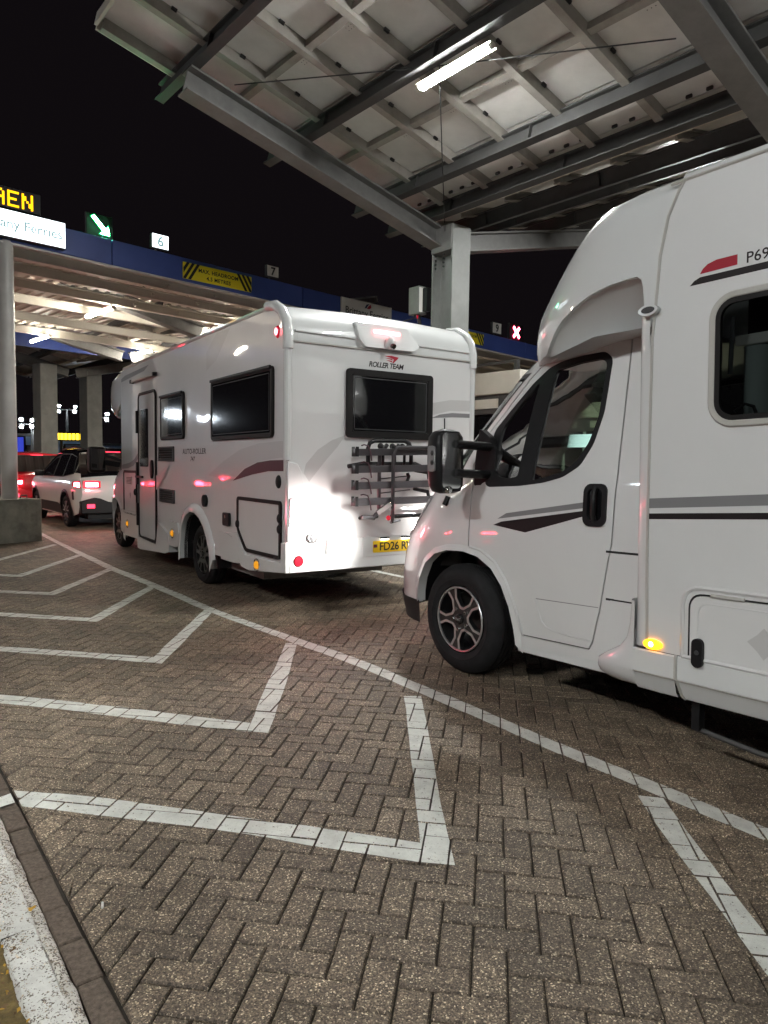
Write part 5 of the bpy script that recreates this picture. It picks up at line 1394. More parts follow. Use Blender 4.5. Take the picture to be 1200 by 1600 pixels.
def spot(parent, loc, target, energy, size, col, name, blend=.9, radius=.06):
    l = bpy.data.lights.new(name, 'SPOT'); l.energy = energy; l.spot_size = R(size); l.spot_blend = blend; l.color = col; l.shadow_soft_size = radius
    o = bpy.data.objects.new(name, l); COL.objects.link(o); o.parent = parent; o.location = loc
    o.rotation_euler = (Vector(target) - Vector(loc)).to_track_quat('-Z', 'Y').to_euler(); return o
spot(near, (.98, .70, .86), (1.95, 1.02, .78), 62, 74, (1, .96, .92), 'headlight_beam', 1.0)
spot(near, (1.02, -.62, .93), (1.95, -.62, .72), 35, 95, (1, .96, .92), 'headlight_beam', 1.0)

# ------------------------------------------------------------------ BIKE RACK MOTORHOME (centre of the photo)
_f1, _l1 = az(-33.5), az(-33.5 - 90)
LOC1 = Vector((-2.188, 8.213, 0)) - _l1 * 1.05
rv = thing('motorhome', 'white motorhome ahead, its tail with bike rack and yellow number plate facing us', 'motorhome', LOC1, (0, 0, R(90 + 33.5)), 'white motorhomes queueing')
Y1 = 1.05
sl = side_fn(Y1)
XR = -2.42
# side walls with the rear wheel arch cut out
RA = [(.47, .25), (.462, .45), (.43, .58), (.36, .70), (.25, .79), (.10, .838), (-.06, .838), (-.22, .79), (-.36, .70), (-.46, .585), (-.53, .47), (-.56, .36), (-.56, .25)]
side = [(3.47, .33), (2.46, .33), (2.46, .42), (.60, .42), (-.80, .42), (-1.40, .42), (XR + .02, .46), (XR + .02, 2.50), (XR + .05, 2.62), (XR + .13, 2.72), (-2.17, 2.80), (-1.8, 2.80), (3.47, 2.80)]
DOORO = rrect(1.535, .318, 2.425, 2.385, .11, 7)
GAR = roundpoly([(-1.315, 1.085), (-1.315, .755), (-1.535, .552), (-2.335, .562), (-2.335, 1.085)], .05, 5)
for sg in (1, -1):
    m = MB(); m.panel(side, [RA], side_fn(Y1 * sg, sg), .22, .03, 0); m.build('side_wall', M['white'], rv, smooth=30)
    m = MB(); A = [Vector((x, (Y1 - .02) * sg, z)) for x, z in RA]; B = [Vector((x, .5 * sg, z)) for x, z in RA]; n = len(RA)
    m.add(A + B, [(i, i + 1, n + i + 1, n + i) for i in range(n - 1)] + [tuple(range(n, 2 * n))]); m.build('arch_liner', M['black'], rv, smooth=0)
    # moulded arch flare
    fl = offset_poly(RA, -.105); m = MB(); A = [Vector((x, (Y1 + .035) * sg, z)) for x, z in RA]; A2 = [Vector((x, (Y1 + .042) * sg, z)) for x, z in offset_poly(RA, -.03)]; B = [Vector((x, (Y1 + .028) * sg, max(.36, z))) for x, z in offset_poly(RA, -.085)]; C_ = [Vector((x, (Y1 + .0) * sg, max(.36, z))) for x, z in fl]; D_ = [Vector((x, (Y1 - .06) * sg, z)) for x, z in RA]
    m.add(D_ + A + A2 + B + C_, [(j * n + i, j * n + i + 1, (j + 1) * n + i + 1, (j + 1) * n + i) for j in range(4) for i in range(n - 1)]); m.build('arch_flare', M['white_abs'], rv, smooth=50)
# roof, tail cap and rear wall
prof = [(3.47, 2.80), (-1.8, 2.80), (-2.17, 2.80), (XR + .13, 2.72), (XR + .05, 2.62), (XR + .02, 2.50)]
RW = [(-2.17, 2.815), (XR + .12, 2.745), (XR + .035, 2.655), (XR, 2.55), (XR, 2.46)]
m = MB(); n = len(RW); cols = 9
m.add([Vector((x, 1.03 - 2.06 * k / (cols - 1), z + .03 * math.sin(math.pi * k / (cols - 1)))) for k in range(cols) for x, z in RW], [(k * n + i, k * n + i + 1, (k + 1) * n + i + 1, (k + 1) * n + i) for k in range(cols - 1) for i in range(n - 1)])
m.build('tail_cap', M['white_abs'], rv, smooth=60)
m = MB(); yy = [Y1, Y1 - .015, Y1 - .05, .5, 0, -.5, -(Y1 - .05), -(Y1 - .015), -Y1]; zz = [2.79, 2.812, 2.824, 2.84, 2.85, 2.84, 2.824, 2.812, 2.79]
m.add([Vector((x, y, z)) for x in (-2.16, 3.6) for y, z in zip(yy, zz)], [(i, i + 1, 9 + i + 1, 9 + i) for i in range(8)]); m.build('roof', M['white_abs'], rv, smooth=40)
rf = lambda u, v, w: Vector((XR - w, u, v))                  # on the rear wall: u = local y (left positive)
REARW = [(1.03, .47), (1.03, 2.47), (-1.03, 2.47), (-1.03, .47)]
m = MB(); m.panel(REARW, (), rf, .25, .02, 0); m.build('rear_wall', M['white'], rv, smooth=30)
# corner trims running up the rear edges and over the roof shoulder
for sg in (1, -1):
    y = 1.038 * sg
    m = MB(); m.tube([(XR + .02, y, 1.45), (XR + .015, y, 2.0), (XR + .015, y, 2.42)], .036, 10); m.build('corner_trim', M['white_abs'], rv)
    m = MB(); m.tube([(XR + .012, y, 2.41), (XR + .012, y, 2.54), (XR + .045, y, 2.65), (XR + .12, y, 2.745), (-2.17, y, 2.815), (-2.0, y, 2.835)], .048, 12); m.build('corner_trim', M['white_abs'], rv)
    m = MB(); m.tube([(-2.0, y, 2.82), (-1, y, 2.82), (3.3, y, 2.82)], .026, 8); m.build('roof_rail', M['white_abs'], rv)
m = MB(); m.beam((XR - .006, 1.0, 2.478), (XR - .006, -1.0, 2.478), .015, .012); m.build('cap_joint', M['lightrim'], rv, smooth=0)
for a, b in ((.98, .37), (-.34, -.98)): m = MB(); m.beam((XR - .0, a, 2.57), (XR - .0, b, 2.565), .03, .018); m.build('light_rail', M['white_abs'], rv, smooth=0, bevel=.005)
# lamp and camera pod
pod = [(.36, 2.725), (-.22, 2.715), (-.33, 2.545), (-.27, 2.50), (.28, 2.495), (.345, 2.555)]
m = MB(); m.solid(roundpoly(pod, .02, 3), lambda u, v, w: Vector((XR - .0 + max(0, v - 2.55) * .35 - w, u, v)), -.10, .045); p_ = m.build('lamp_pod', M['white_abs'], rv, smooth=30, bevel=.012)
m = MB(); m.solid(rrect(.182, 2.632, -.118, 2.668, .017, 5), lambda u, v, w: Vector((XR + max(0, v - 2.55) * .35 - .046 - w, u, v)), 0, .012); m.build('brake_bar', M['redbar'], p_, smooth=30)
m = MB(); m.ball((XR - .05, .02, 2.555), .058, (.9, .8, 1.0)); cam_ = m.build('rear_camera', M['white_abs'], p_)
m = MB(); m.cyl((XR - .085, .015, 2.525), (XR - .112, .013, 2.512), .024, 14); m.build('camera_lens', M['blackgloss'], cam_)
# maker's lettering and wing mark
text_mb('ROLLER TEAM', .068, lambda u, v, w: rf(.222 - u, 2.327 + v, w), shear=.22, bold=.0016, spacing=.88).build('lettering', M['decaldark'], rv, smooth=0)
for pl in ([(.05, 2.438), (-.03, 2.446), (-.115, 2.436), (-.10, 2.418), (-.055, 2.378), (-.045, 2.384), (-.06, 2.412), (-.03, 2.424)], [(.045, 2.420), (-.035, 2.421), (-.05, 2.404), (-.01, 2.412)], [(.03, 2.402), (-.035, 2.400), (-.045, 2.384), (-.005, 2.393)]):
    m = MB(); m.solid(pl, rf, 0, .0015); m.build('emblem', M['logored'], rv, smooth=0)
# rear window
RWIN = rrect(.462, 1.665, -.512, 2.292, .035, 5)
w = MB().panel(RWIN, [offset_poly(RWIN, .062)], rf, .1, .03, .030).build('rear_window', M['seal'], rv, smooth=40, bevel=.008)
MB().panel(offset_poly(RWIN, .058), (), rf, .1, 0, .022).build('window_pane', M['darkglass'], w, smooth=30)
MB().panel(offset_poly(RWIN, .075), [offset_poly(RWIN, .083)], rf, .1, 0, .0235).build('pane_line', M['greyplastic'], w, smooth=0)
# lower mouldings: bumper with plate recess, corner pieces
lowm = [(1.04, .72), (.95, .735), (.84, .66), (.70, .60), (.66, .60), (.655, .74), (-.655, .74), (-.66, .60), (-.70, .60), (-.84, .66), (-.95, .735), (-1.04, .72), (-1.04, .455), (1.04, .455)]
m = MB(); m.solid(lowm, rf, .0, .035); m.build('bumper', M['white_abs'], rv, smooth=30, bevel=.012)
m = MB(); m.solid(roundpoly([(.29, .745), (-.40, .745), (-.40, .56), (.29, .56)], .03), rf, .034, .041); m.build('plate_panel', M['white_abs'], rv, smooth=0, bevel=.006)
for sg in (1, -1):
    cm = [(1.05, 1.44), (.955, 1.42), (.915, 1.35), (.885, 1.22), (.86, .95), (.80, .80), (.72, .64), (1.05, .70)]
    m = MB(); m.solid([(u * sg, v) for u, v in cm], rf, .0, .022, .2); m.build('corner_moulding', M['white_abs'], rv, smooth=30, bevel=.008)
    t = MB(); t.solid(roundpoly([(1.035 * sg, 1.12), (.915 * sg, 1.10), (.875 * sg, .93), (.89 * sg, .86), (1.035 * sg, .86)], .02), rf, .02, .034); lc = t.build('tail_lamp', M['clearlens'], rv, smooth=0, bevel=.005)
    m = MB(); m.ball(rf(.965 * sg, .99, .034), .066, (.75, .8, 1.3), 16, 10); m.build('brake_light', M['tailwhite'], lc)
    m = MB(); m.cyl(rf(.93 * sg, .905, .03), rf(.93 * sg, .905, .045), .036, 20); m.build('indicator_light', M['amber'], lc)
    m = MB(); m.cyl(rf(.815 * sg, .762, .0), rf(.815 * sg, .762, .05), .048, 24); fl = m.build('fog_lamp', M['chrome'], rv); m = MB(); m.ball(rf(.815 * sg, .762, .045), .04, (.4, 1, 1)); m.build('lamp_glass', M['clearlens'], fl)
    m = MB(); m.cyl(rf(.95 * sg, .557, .03), rf(.95 * sg, .557, .046), .040, 24); rfl = m.build('reflector', M['redlens'], rv); m = MB(); m.lathe([(.040, 0), (.047, .004), (.051, 0)], rf(.95 * sg, .557, .036), (-1, 0, 0), 24); m.build('reflector_ring', M['chrome'], rfl)
    # side marker high on the rear corner
    m = MB(); m.ball((-2.23, Y1 * sg, 2.575), .052, (.75, .45, 1.1), 16, 10); sm = m.build('marker_lamp', M['redlens'], rv); m = MB(); m.ball((-2.235, (Y1 + .018) * sg, 2.575), .027, (.8, .5, 1.2)); m.build('bulb', M['redlit'], sm)
# number plate
m = MB(); m.solid(rrect(.175, .592, -.352, .702, .008, 3), rf, .041, .046); np_ = m.build('number_plate', M['plate'], rv, smooth=0)
text_mb('FD26 RV', .108, lambda u, v, w: rf(.108 - u, .611 + v, .0465 + w), bold=.0022, spacing=.93).build('lettering', M['signblack'], np_, smooth=0)
m = MB(); m.solid([(.170, .640), (.170, .668), (.130, .668), (.130, .640)], rf, .046, .0472); m.build('plate_flag', M['navy'], np_, smooth=0)
m = MB(); m.solid([(.170, .650), (.170, .658), (.130, .658), (.130, .650)], rf, .0472, .0476); m.build('plate_flag', M['logored'], np_, smooth=0)
for y in (.05, -.19):
    m = MB(); m.box(rf(y, .728, .055), (.03, .09, .016)); pl_ = m.build('plate_lamp', M['black'], rv, smooth=0, bevel=.003); m = MB(); m.box(rf(y, .717, .058), (.02, .07, .006)); m.build('bulb', M['platelamp'], pl_, smooth=0)
# swoosh decals on the tail
for pl, mt in (([(.462, 1.684), (.60, 1.635), (.745, 1.545), (.86, 1.42), (.885, 1.335), (.83, 1.26), (.77, 1.33), (.66, 1.455), (.545, 1.575)], 'decallight'),
               ([(-.512, 2.03), (-.75, 2.075), (-1.02, 2.085), (-1.02, 1.975), (-.75, 1.968), (-.512, 1.91)], 'decallight'), ([(-.515, 1.885), (-.62, 1.925), (-.78, 1.948), (-1.02, 1.95), (-1.02, 1.91), (-.78, 1.905)], 'decalgrey')):
    m = MB(); m.solid(pl, rf, 0, .0015); m.build('decal', M[mt], rv, smooth=0)
m = MB(); m.tube([rf(-.68, 1.89, .004), rf(-.684, 1.72, .004), rf(-.68, 1.5, .004)], .006, 6); m.build('cable', M['black'], rv)
# ---- left side fittings
def framed_window(x0, z0, x1, z1, r):
    o = rrect(x0, z0, x1, z1, r, 5)
    w = MB().panel(o, [offset_poly(o, .045)], sl, .12, .028, .028).build('side_window', M['seal'], rv, smooth=40, bevel=.008)
    MB().panel(offset_poly(o, .042), (), sl, .14, 0, .024).build('window_pane', M['darkglass'], w, smooth=30)
    i_ = offset_poly(o, .062); MB().panel(i_, [offset_poly(i_, .006)], sl, .12, 0, .0255).build('pane_line', M['greyplastic'], w, smooth=0)
    m = MB(); m.beam((x0 + .02, Y1 + .035, z1 - .012), (x1 - .02, Y1 + .035, z1 - .012), .022, .03); m.build('top_hinge', M['black'], w, smooth=0, bevel=.005)
framed_window(.355, 1.695, 1.30, 2.262, .05)
framed_window(-2.165, 1.650, -.590, 2.292, .05)
d = MB().panel(offset_poly(DOORO, .012), (), sl, .16, .02, .012).build('entrance_door', M['white'], rv, smooth=30)
MB().panel(DOORO, [offset_poly(DOORO, .040)], sl, .1, .03, .022).build('door_seal', M['seal'], d, smooth=40, bevel=.006)
DW = rrect(1.905, 1.345, 2.335, 2.145, .03, 4)
w = MB().panel(DW, (), sl, .12, .01, .020).build('door_window', M['darkglass'], d, smooth=30)
m = MB(); m.panel([(1.70 + .055 * math.cos(R(k * 15)), 1.315 + .125 * math.sin(R(k * 15))) for k in range(24)], (), sl, .03, .03, .042); m.build('handle', M['black'], d, smooth=30, bevel=.008)
for z in (1.98, 1.25, .66): m = MB(); m.bb(2.41, 2.46, Y1 + .01, Y1 + .045, z - .16, z + .16); m.build('hinge', M['black'], d, smooth=0, bevel=.006)
m = MB(); m.beam((2.50, Y1 + .03, 1.20), (2.16, Y1 + .03, 1.20), .03, .03); m.build('door_stay', M['black'], d, smooth=0)
for x0, z0, x1, z1 in ((.775, 1.425, 1.415, 1.612), (.765, .895, 1.385, 1.068)):
    v = MB().panel(rrect(x0, z0, x1, z1, .012, 3), [rrect(x0 + .035, z0 + .022, x1 - .035, z1 - .022, .006, 2)], sl, .12, .02, .02).build('vent_grille', M['greyplastic'], rv, smooth=30, bevel=.004)
    m = MB(); m.panel(rrect(x0 + .03, z0 + .02, x1 - .03, z1 - .02, .006, 2), (), sl, .2, 0, .002); m.build('vent_back', M['seam'], v, smooth=0)
    for k in range(5):
        z = z0 + .034 + (z1 - z0 - .068) * k / 4; m = MB(); m.box(((x0 + x1) / 2, Y1 + .012, z), (x1 - x0 - .07, .016, .012), Matrix.Rotation(R(-30), 3, 'X')); m.build('slat', M['greyplastic'], v, smooth=0)
text_mb('AUTO-ROLLER', .085, lambda u, v, w: Vector((.445 - u * 1.40, Y1 + w, 1.515 + v)), bold=.0016, spacing=1.05).build('lettering', M['decaldark'], rv, smooth=0)
text_mb('747', .075, lambda u, v, w: Vector((.165 - u * 1.40, Y1 + w, 1.43 + v)), bold=.0014, shear=.2).build('lettering', M['decaldark'], rv, smooth=0)
g = MB().panel(offset_poly(GAR, .012), (), sl, .15, .02, .012).build('garage_door', M['white'], rv, smooth=30)
MB().panel(GAR, [offset_poly(GAR, .034)], sl, .08, .03, .022).build('door_seal', M['seal'], g, smooth=40, bevel=.006)
for x, z in ((-1.34, .81), (-2.315, .93), (-2.315, .835)): m = MB(); m.ball((x, Y1 + .02, z), .045, (.7, .5, .95)); m.build('latch', M['black'], g)
m = MB(); m.ball((-2.265, Y1 + .004, 1.255), .058, (.9, .4, 1.05)); m.build('filler_cap', M['black'], rv)
m = MB(); m.cyl((-.365, Y1, .992), (-.365, Y1 + .03, .992), .068, 24); cp_ = m.build('filler_cap', M['black'], rv); 
m = MB(); m.beam((-.365, Y1 + .035, .94), (-.365, Y1 + .035, 1.045), .018, .014); m.build('cap_grip', M['greyplastic'], cp_, smooth=0)
so = MB().panel(rrect(-1.125, .765, -.955, .902, .025, 4), (), sl, .06, .03, .035).build('hook_up_socket', M['black'], rv, smooth=30, bevel=.008)
m = MB(); m.cyl((-1.04, Y1 + .034, .86), (-1.04, Y1 + .039, .86), .018, 12); m.build('socket_lock', M['chrome'], so)
HT = rrect(2.53, .615, 3.30, 1.285, .07, 6)
h = MB().panel(offset_poly(HT, .012), (), sl, .15, .02, .012).build('service_hatch', M['white'], rv, smooth=30)
MB().panel(HT, [offset_poly(HT, .036)], sl, .08, .03, .022).build('hatch_seal', M['seal'], h, smooth=40, bevel=.006)
m = MB(); m.panel(rrect(2.80, 1.07, 3.10, 1.19, .01, 2), (), sl, .1, .01, .022); m.build('hatch_vent', M['lightrim'], h, smooth=0)
for k in range(5): m = MB(); m.bb(2.82, 3.08, Y1 + .022, Y1 + .026, 1.085 + k * .021, 1.094 + k * .021); m.build('slat', M['greyplastic'], h, smooth=0)
m = MB(); m.ball((2.60, Y1 + .02, .97), .045, (.7, .5, 1.1)); m.build('latch', M['black'], h)
m = MB(); m.solid([(2.91, .96), (2.87, .93), (2.91, .86), (2.95, .93)], sl, .012, .0135); m.build('emblem', M['decalgrey'], h, smooth=0)
m = MB(); m.beam((2.70, Y1 + .03, 2.572), (1.53, Y1 + .03, 2.572), .04, .035); aw = m.build('awning_lamp', M['lightrim'], rv, smooth=0, bevel=.008)
for x in (2.70, 1.53): m = MB(); m.bb(x - .03, x + .03, Y1, Y1 + .055, 2.548, 2.596); m.build('end_cap', M['black'], aw, smooth=0, bevel=.004)
# side decals
for pl, mt, of in (([(-.434, 1.277), (-.92, 1.437), (-1.357, 1.549), (-1.828, 1.605), (-2.36, 1.616), (-2.36, 1.47), (-2.08, 1.455), (-1.754, 1.425), (-1.44, 1.36), (-1.144, 1.236)], 'decallight', .001),
                   ([(-1.166, 1.235), (-1.481, 1.361), (-1.792, 1.425), (-2.081, 1.445), (-2.36, 1.449), (-2.36, 1.35), (-2.046, 1.346), (-1.678, 1.309)], 'decalmaroon', .002),
                   ([(-.392, 2.42), (-.393, 2.62), (-.70, 2.78), (-1.10, 2.78), (-.70, 2.50)], 'decallight', .001),
                   ([(3.44, 2.68), (3.2, 2.712), (1.894, 2.735), (2.138, 2.675), (3.025, 2.645), (3.44, 2.63)], 'decalgrey', .001),
                   ([(3.44, 1.362), (2.95, 1.40), (2.70, 1.45), (2.45, 1.56), (2.45, 1.47), (2.749, 1.355), (3.1, 1.31), (3.44, 1.30)], 'decalgrey', .001),
                   ([(2.43, 1.02), (1.943, 1.097), (1.513, 1.238), (.90, 1.41), (1.117, 1.25), (1.518, 1.048), (1.95, .853), (2.43, .75)], 'decallight', .0135)):
    m = MB(); m.panel(refine(pl, .08), (), sl, .2, 0, of); m.build('decal', M[mt], rv, smooth=0)
# skirts, step box, tail corner
sk = MB(); sk.panel([(.47, .40), (.62, .665), (.95, .675), (1.0, .60), (.93, .36), (.70, .36)], (), sl, .1, .05, .022); sk.build('skirt', M['white_abs'], rv, smooth=30, bevel=.008)
sk = MB(); sk.panel([(2.44, .30), (2.44, .675), (3.46, .675), (3.46, .34), (3.2, .29)], (), sl, .1, .05, .022); sk.build('skirt', M['white_abs'], rv, smooth=30, bevel=.008)
sk = MB(); sk.panel([(-.86, .40), (-.80, .685), (-.98, .692), (-1.18, .66), (-1.45, .425), (-1.2, .40)], (), sl, .1, .05, .012); sk.build('skirt', M['white_abs'], rv, smooth=30, bevel=.008)
sk = MB(); sk.panel([(-.97, .697), (-1.20, .66), (-1.30, .545), (-1.44, .39), (-1.62, .375), (XR - .03, .458), (XR - .03, .73), (-2.35, .72), (-2.35, .54), (-1.53, .525), (-1.33, .715), (-1.28, .715)], (), sl, .1, .05, .024); sk.build('tail_moulding', M['white_abs'], rv, smooth=30, bevel=.008)
m = MB(); m.panel([(2.45, .175), (2.45, .34), (1.52, .31), (1.42, .62), (.98, .50), (.93, .37), (.95, .27), (1.1, .24), (2.3, .165)], (), sl, .15, .5, .030); m.build('step_box', M['white_abs'], rv, smooth=30, bevel=.012)
for x, z in ((3.04, .475), (.80, .525), (-1.83, .455)):
    m = MB(); m.ball((x, Y1 + .024, z), .052, (1, .55, .8), 16, 8); mk2 = m.build('marker_lamp', M['amber'], rv); m = MB(); m.lathe([(.05, 0), (.062, .006), (.066, 0)], (x, Y1 + .026, z), (0, 1, 0), 20); m.build('lamp_rim', M['chrome'], mk2)
m = MB(); m.bb(3.4, XR + .10, -.95, .95, .43, .465); m.build('floor_pan', M['black'], rv, smooth=0)
m = MB(); m.bb(-.75, -1.6, -.5, .9, .27, .34); m.build('chassis_tray', M['steel'], rv, smooth=0)
m = MB(); m.beam((-.05, -.95, .36), (-.05, .9, .36), .10, .10); m.build('rear_axle', M['black'], rv, smooth=0)
# front bulkhead and overcab pod
m = MB(); m.bb(3.45, 3.49, -1.03, 1.03, .5, 2.80); m.build('front_wall', M['white'], rv, smooth=0)
PO = Shell([(2.1, 1.0), (2.25, 1.05), (2.72, 1.05), (2.80, 1.0), (2.86, .85), (2.89, .6)], [(2.1, 4.6), (2.2, 4.88), (2.32, 5.06), (2.45, 5.12), (2.62, 5.08), (2.74, 4.82), (2.82, 4.45), (2.89, 3.9)], [(2.1, 3.50), (2.89, 3.50)], 3.1, 1.6)
pp_ = [(3.44, 2.86), (3.44, 2.36), (PO.U(3.52, 2.30), 2.30), (PO.U(3.75, 2.22), 2.22), (PO.U(4.1, 2.16), 2.16), (PO.uc(2.12) - .5, 2.12)] + [(PO.uc(2.12 + .035 * k), 2.12 + .035 * k) for k in range(22)] + [(3.44, 2.885)]
m = MB(); m.panel(pp_, (), lambda u, z, w: PO.pos(u, z, w), .08, .04, .002); m.mirror_y(); m.build('overcab_pod', M['white_abs'], rv, smooth=45, weld=.003)
t_ = [PO.pos(u, 2.885) for u in [3.44] + [PO.uc(2.885) - 1.6 + 1.6 * k / 10 for k in range(1, 11)]]
m = MB(); m.add(t_ + [Vector((v.x, -v.y, v.z)) for v in t_], [(i, i + 1, len(t_) + i + 1, len(t_) + i) for i in range(len(t_) - 1)]); m.build('pod_top', M['white_abs'], rv)
t_ = [PO.pos(u, 2.13) for u in [3.46] + [PO.uc(2.13) - 1.6 + 1.6 * k / 10 for k in range(1, 11)]]
m = MB(); m.add(t_ + [Vector((v.x, -v.y, v.z)) for v in t_], [(i, i + 1, len(t_) + i + 1, len(t_) + i) for i in range(len(t_) - 1)]); m.build('pod_floor', M['white_abs'], rv)
# cab
C1 = Shell([(.25, .96), (.9, 1.0), (1.25, .985), (1.4, .96), (2.2, .80)], [(.3, .90), (.6, .96), (.9, .92), (1.05, .84), (1.15, .72), (1.25, .52), (1.35, .33), (1.6, .05), (1.9, -.28), (2.2, -.58)], [(.3, .1), (1.1, -.1), (1.3, -.5), (2.2, -1.2)], 2.4, 1.2, dx=4.15)
A1_ = [(-.46, .2), (-.45, .40), (-.41, .56), (-.32, .70), (-.18, .79), (0, .82), (.18, .79), (.32, .70), (.40, .57), (.44, .42), (.45, .2)]
c1 = lambda u, z, w: C1.pos(u, z, w)
ou = [(-.72, .30), (C1.U(.4, .3), .30)] + [(C1.uc(.30 + .06 * k), .30 + .06 * k) for k in range(31)] + [(-.72, 2.12)]
SW1 = [(-.68, 2.05), (-.68, 1.34), (-.30, 1.30), (-.06, 1.29), (-.16, 1.42), (-.36, 1.75), (-.55, 2.04)]
m = MB(); m.panel(ou, [C1.poly(A1_), C1.poly(SW1)], c1, .09, .03, 0); m.mirror_y(); m.build('cab_shell', M['white'], rv, smooth=38, weld=.004)
for sg in (1, -1):
    fx = lambda m: m if sg > 0 else m.mirror_y(False)
    m = MB(); m.panel(C1.poly(offset_poly(SW1, -.03), .05), [C1.poly(offset_poly(SW1, .025), .05)], c1, .06, .01, .004); d = fx(m).build('window_frame', M['black'], rv, smooth=40)
    m = MB(); m.panel(C1.poly(SW1, .06), (), c1, .09, 0, -.004); fx(m).build('cab_window', M['darkglass'], rv)
    lip = [(C1.U(x, z), z) for x, z in A1_]; o_ = [(C1.U(x, z), z) for x, z in offset_poly(A1_, -.05)]; n = len(lip)
    m = MB(); m.add([C1.pos(u, z, .022) for u, z in lip] + [C1.pos(u, z, .004) for u, z in o_] + [C1.pos(u, z, -.05) for u, z in lip], [(i, i + 1, n + i + 1, n + i) for i in range(n - 1)] + [(i, i + 1, 2 * n + i + 1, 2 * n + i) for i in range(n - 1)]); fx(m).build('arch_flare', M['white'], rv, smooth=50)
    m = MB(); A = [C1.pos(u, z, -.01) for u, z in lip]; B = [Vector((x + 4.15, .5, z)) for x, z in A1_]; m.add(A + B, [(i, i + 1, n + i + 1, n + i) for i in range(n - 1)] + [tuple(range(n, 2 * n))]); fx(m).build('arch_liner', M['black'], rv, smooth=0)
    m = MB(); m.panel([(C1.U(-.60, .5), .40), (C1.U(-.60, .5), .405), (C1.U(.3, 1.1), 1.105), (C1.U(.3, 1.1), 1.095)], (), c1, .1, 0, .001); fx(m).build('crease', M['decalgrey'], rv, smooth=0)
    mr = bpy.data.objects.new('wing_mirror', None); COL.objects.link(mr); mr.parent = rv
    m = MB(); m.box((4.05, 1.30, 1.44), (.17, .26, .42), Matrix.Rotation(R(8), 3, 'Z')); fx(m).build('mirror_head', M['black'], mr, bevel=.05, seg=3)
    m = MB(); m.box((3.96, 1.30, 1.44), (.01, .21, .34), Matrix.Rotation(R(8), 3, 'Z')); fx(m).build('mirror_glass', M['darkglass'], mr, bevel=.003)
    m = MB(); m.beam((4.0, .95, 1.36), (4.04, 1.24, 1.40), .07, .09); m.beam((3.9, .93, 1.42), (4.03, 1.24, 1.54), .05, .05); fx(m).build('mirror_arm', M['black'], mr, bevel=.01)
    hl = [(C1.U(.42, 1.02), 1.02), (C1.U(.66, 1.0), .98), (C1.U(.78, .85), .84), (C1.U(.62, .85), .80), (C1.U(.45, .92), .92)]
    m = MB(); m.panel(hl, (), c1, .06, .01, .008); fx(m).build('headlight', M['clearlens'], rv)
wp = [(C1.U(.10, 1.34), 1.34), (C1.U(-.13, 1.62), 1.62), (C1.U(-.40, 1.98), 1.98), (C1.uc(2.05), 2.05), (C1.uc(1.7), 1.7), (C1.uc(1.33), 1.33)]
m = MB(); m.panel(wp, (), c1, .1, 0, .006); m.mirror_y(); m.build('windscreen', M['darkglass'], rv, weld=.004)
m = band(lambda z: C1.U(.44, z), .30, .50, 4, .012, C1); m.mirror_y(); m.build('bumper', M['black'], rv, weld=.003)
m = MB(); m.bb(3.5, 4.9, -.6, .6, .26, .5); m.build('engine_tray', M['black'], rv, smooth=0)
for sg in (1, -1): spot(rv, (5.12, .70 * sg, .86), (7.0, .80 * sg, .75), 25, 100, (1, .97, .92), 'headlight_beam', 1.0)
for y in (.955, -.955):
    wheel(rv, (-.02, y + (.03 if y > 0 else -.03), .352), .352, .225, .225, 'twin'); wheel(rv, (4.15, y, .352), .352, .225, .225, 'twin')

# ------------------------------------------------------------------ bicycle rack on the tail
RX = XR - .30
rot1 = Matrix.Rotation(R(90 + 33.5), 3, 'Z')
rack = thing('bike_rack', 'empty dark bike rack with four wheel rails on the motorhome tail', 'bike rack', LOC1 + rot1 @ Vector((RX, 0, .9)), (0, 0, R(90 + 33.5)))
def rk(y, z, x=0.0): return Vector((x, y, z - .9))          # local to the rack: x towards the motorhome is positive
RM = M['rackmetal'] = mk('rack_aluminium', (0.085, 0.082, 0.087), 0.36, metal=0.7)
STR = M['strap'] = mk('rack_strap', (0.07, 0.025, 0.035), 0.5)
for k, (z0, z1) in enumerate(((1.525, 1.547), (1.375, 1.394), (1.232, 1.245), (1.089, 1.097))):
    pr = [(-.030, .032), (-.024, .032), (-.010, -.012), (.010, -.012), (.024, .032), (.030, .032), (.030, -.030), (-.030, -.030)]
    m = MB(); m.sweep(rk(.54, z0 - .002), rk(-.62, z1 + .008), pr); r_ = m.build('wheel_rail', RM, rack, smooth=0, bevel=.002)
    for y in (.54, -.62):
        m = MB(); m.sweep(rk(y + .012, z0 - .002 if y > 0 else z1 + .008), rk(y - .02, z0 - .002 if y > 0 else z1 + .008), [(-.035, .05), (-.012, -.005), (.012, -.005), (.035, .05), (.035, -.036), (-.035, -.036)]); m.build('end_cap', M['black'], r_, smooth=0)
    for y in (.425, -.45):
        zz_ = z0 + (z1 - z0) * (.54 - y) / 1.16
        m = MB(); m.tube([rk(y + .03, zz_ + .058, .03), rk(y + .02, zz_ + .066, 0), rk(y, zz_ + .055, -.036), rk(y - .02, zz_ + .0, -.045), rk(y - .035, zz_ - .075, -.04)], .006, 6); m.build('strap', STR, r_)
for y, x in ((.17, -.055), (.25, .05)):
    m = MB(); m.tube([rk(y, 1.53, x), rk(y, 1.2, x), rk(y, .90, x)] if x < 0 else [rk(y, 1.52, x), rk(y, 1.02, x)], .017, 10); m.build('upright', RM, rack)
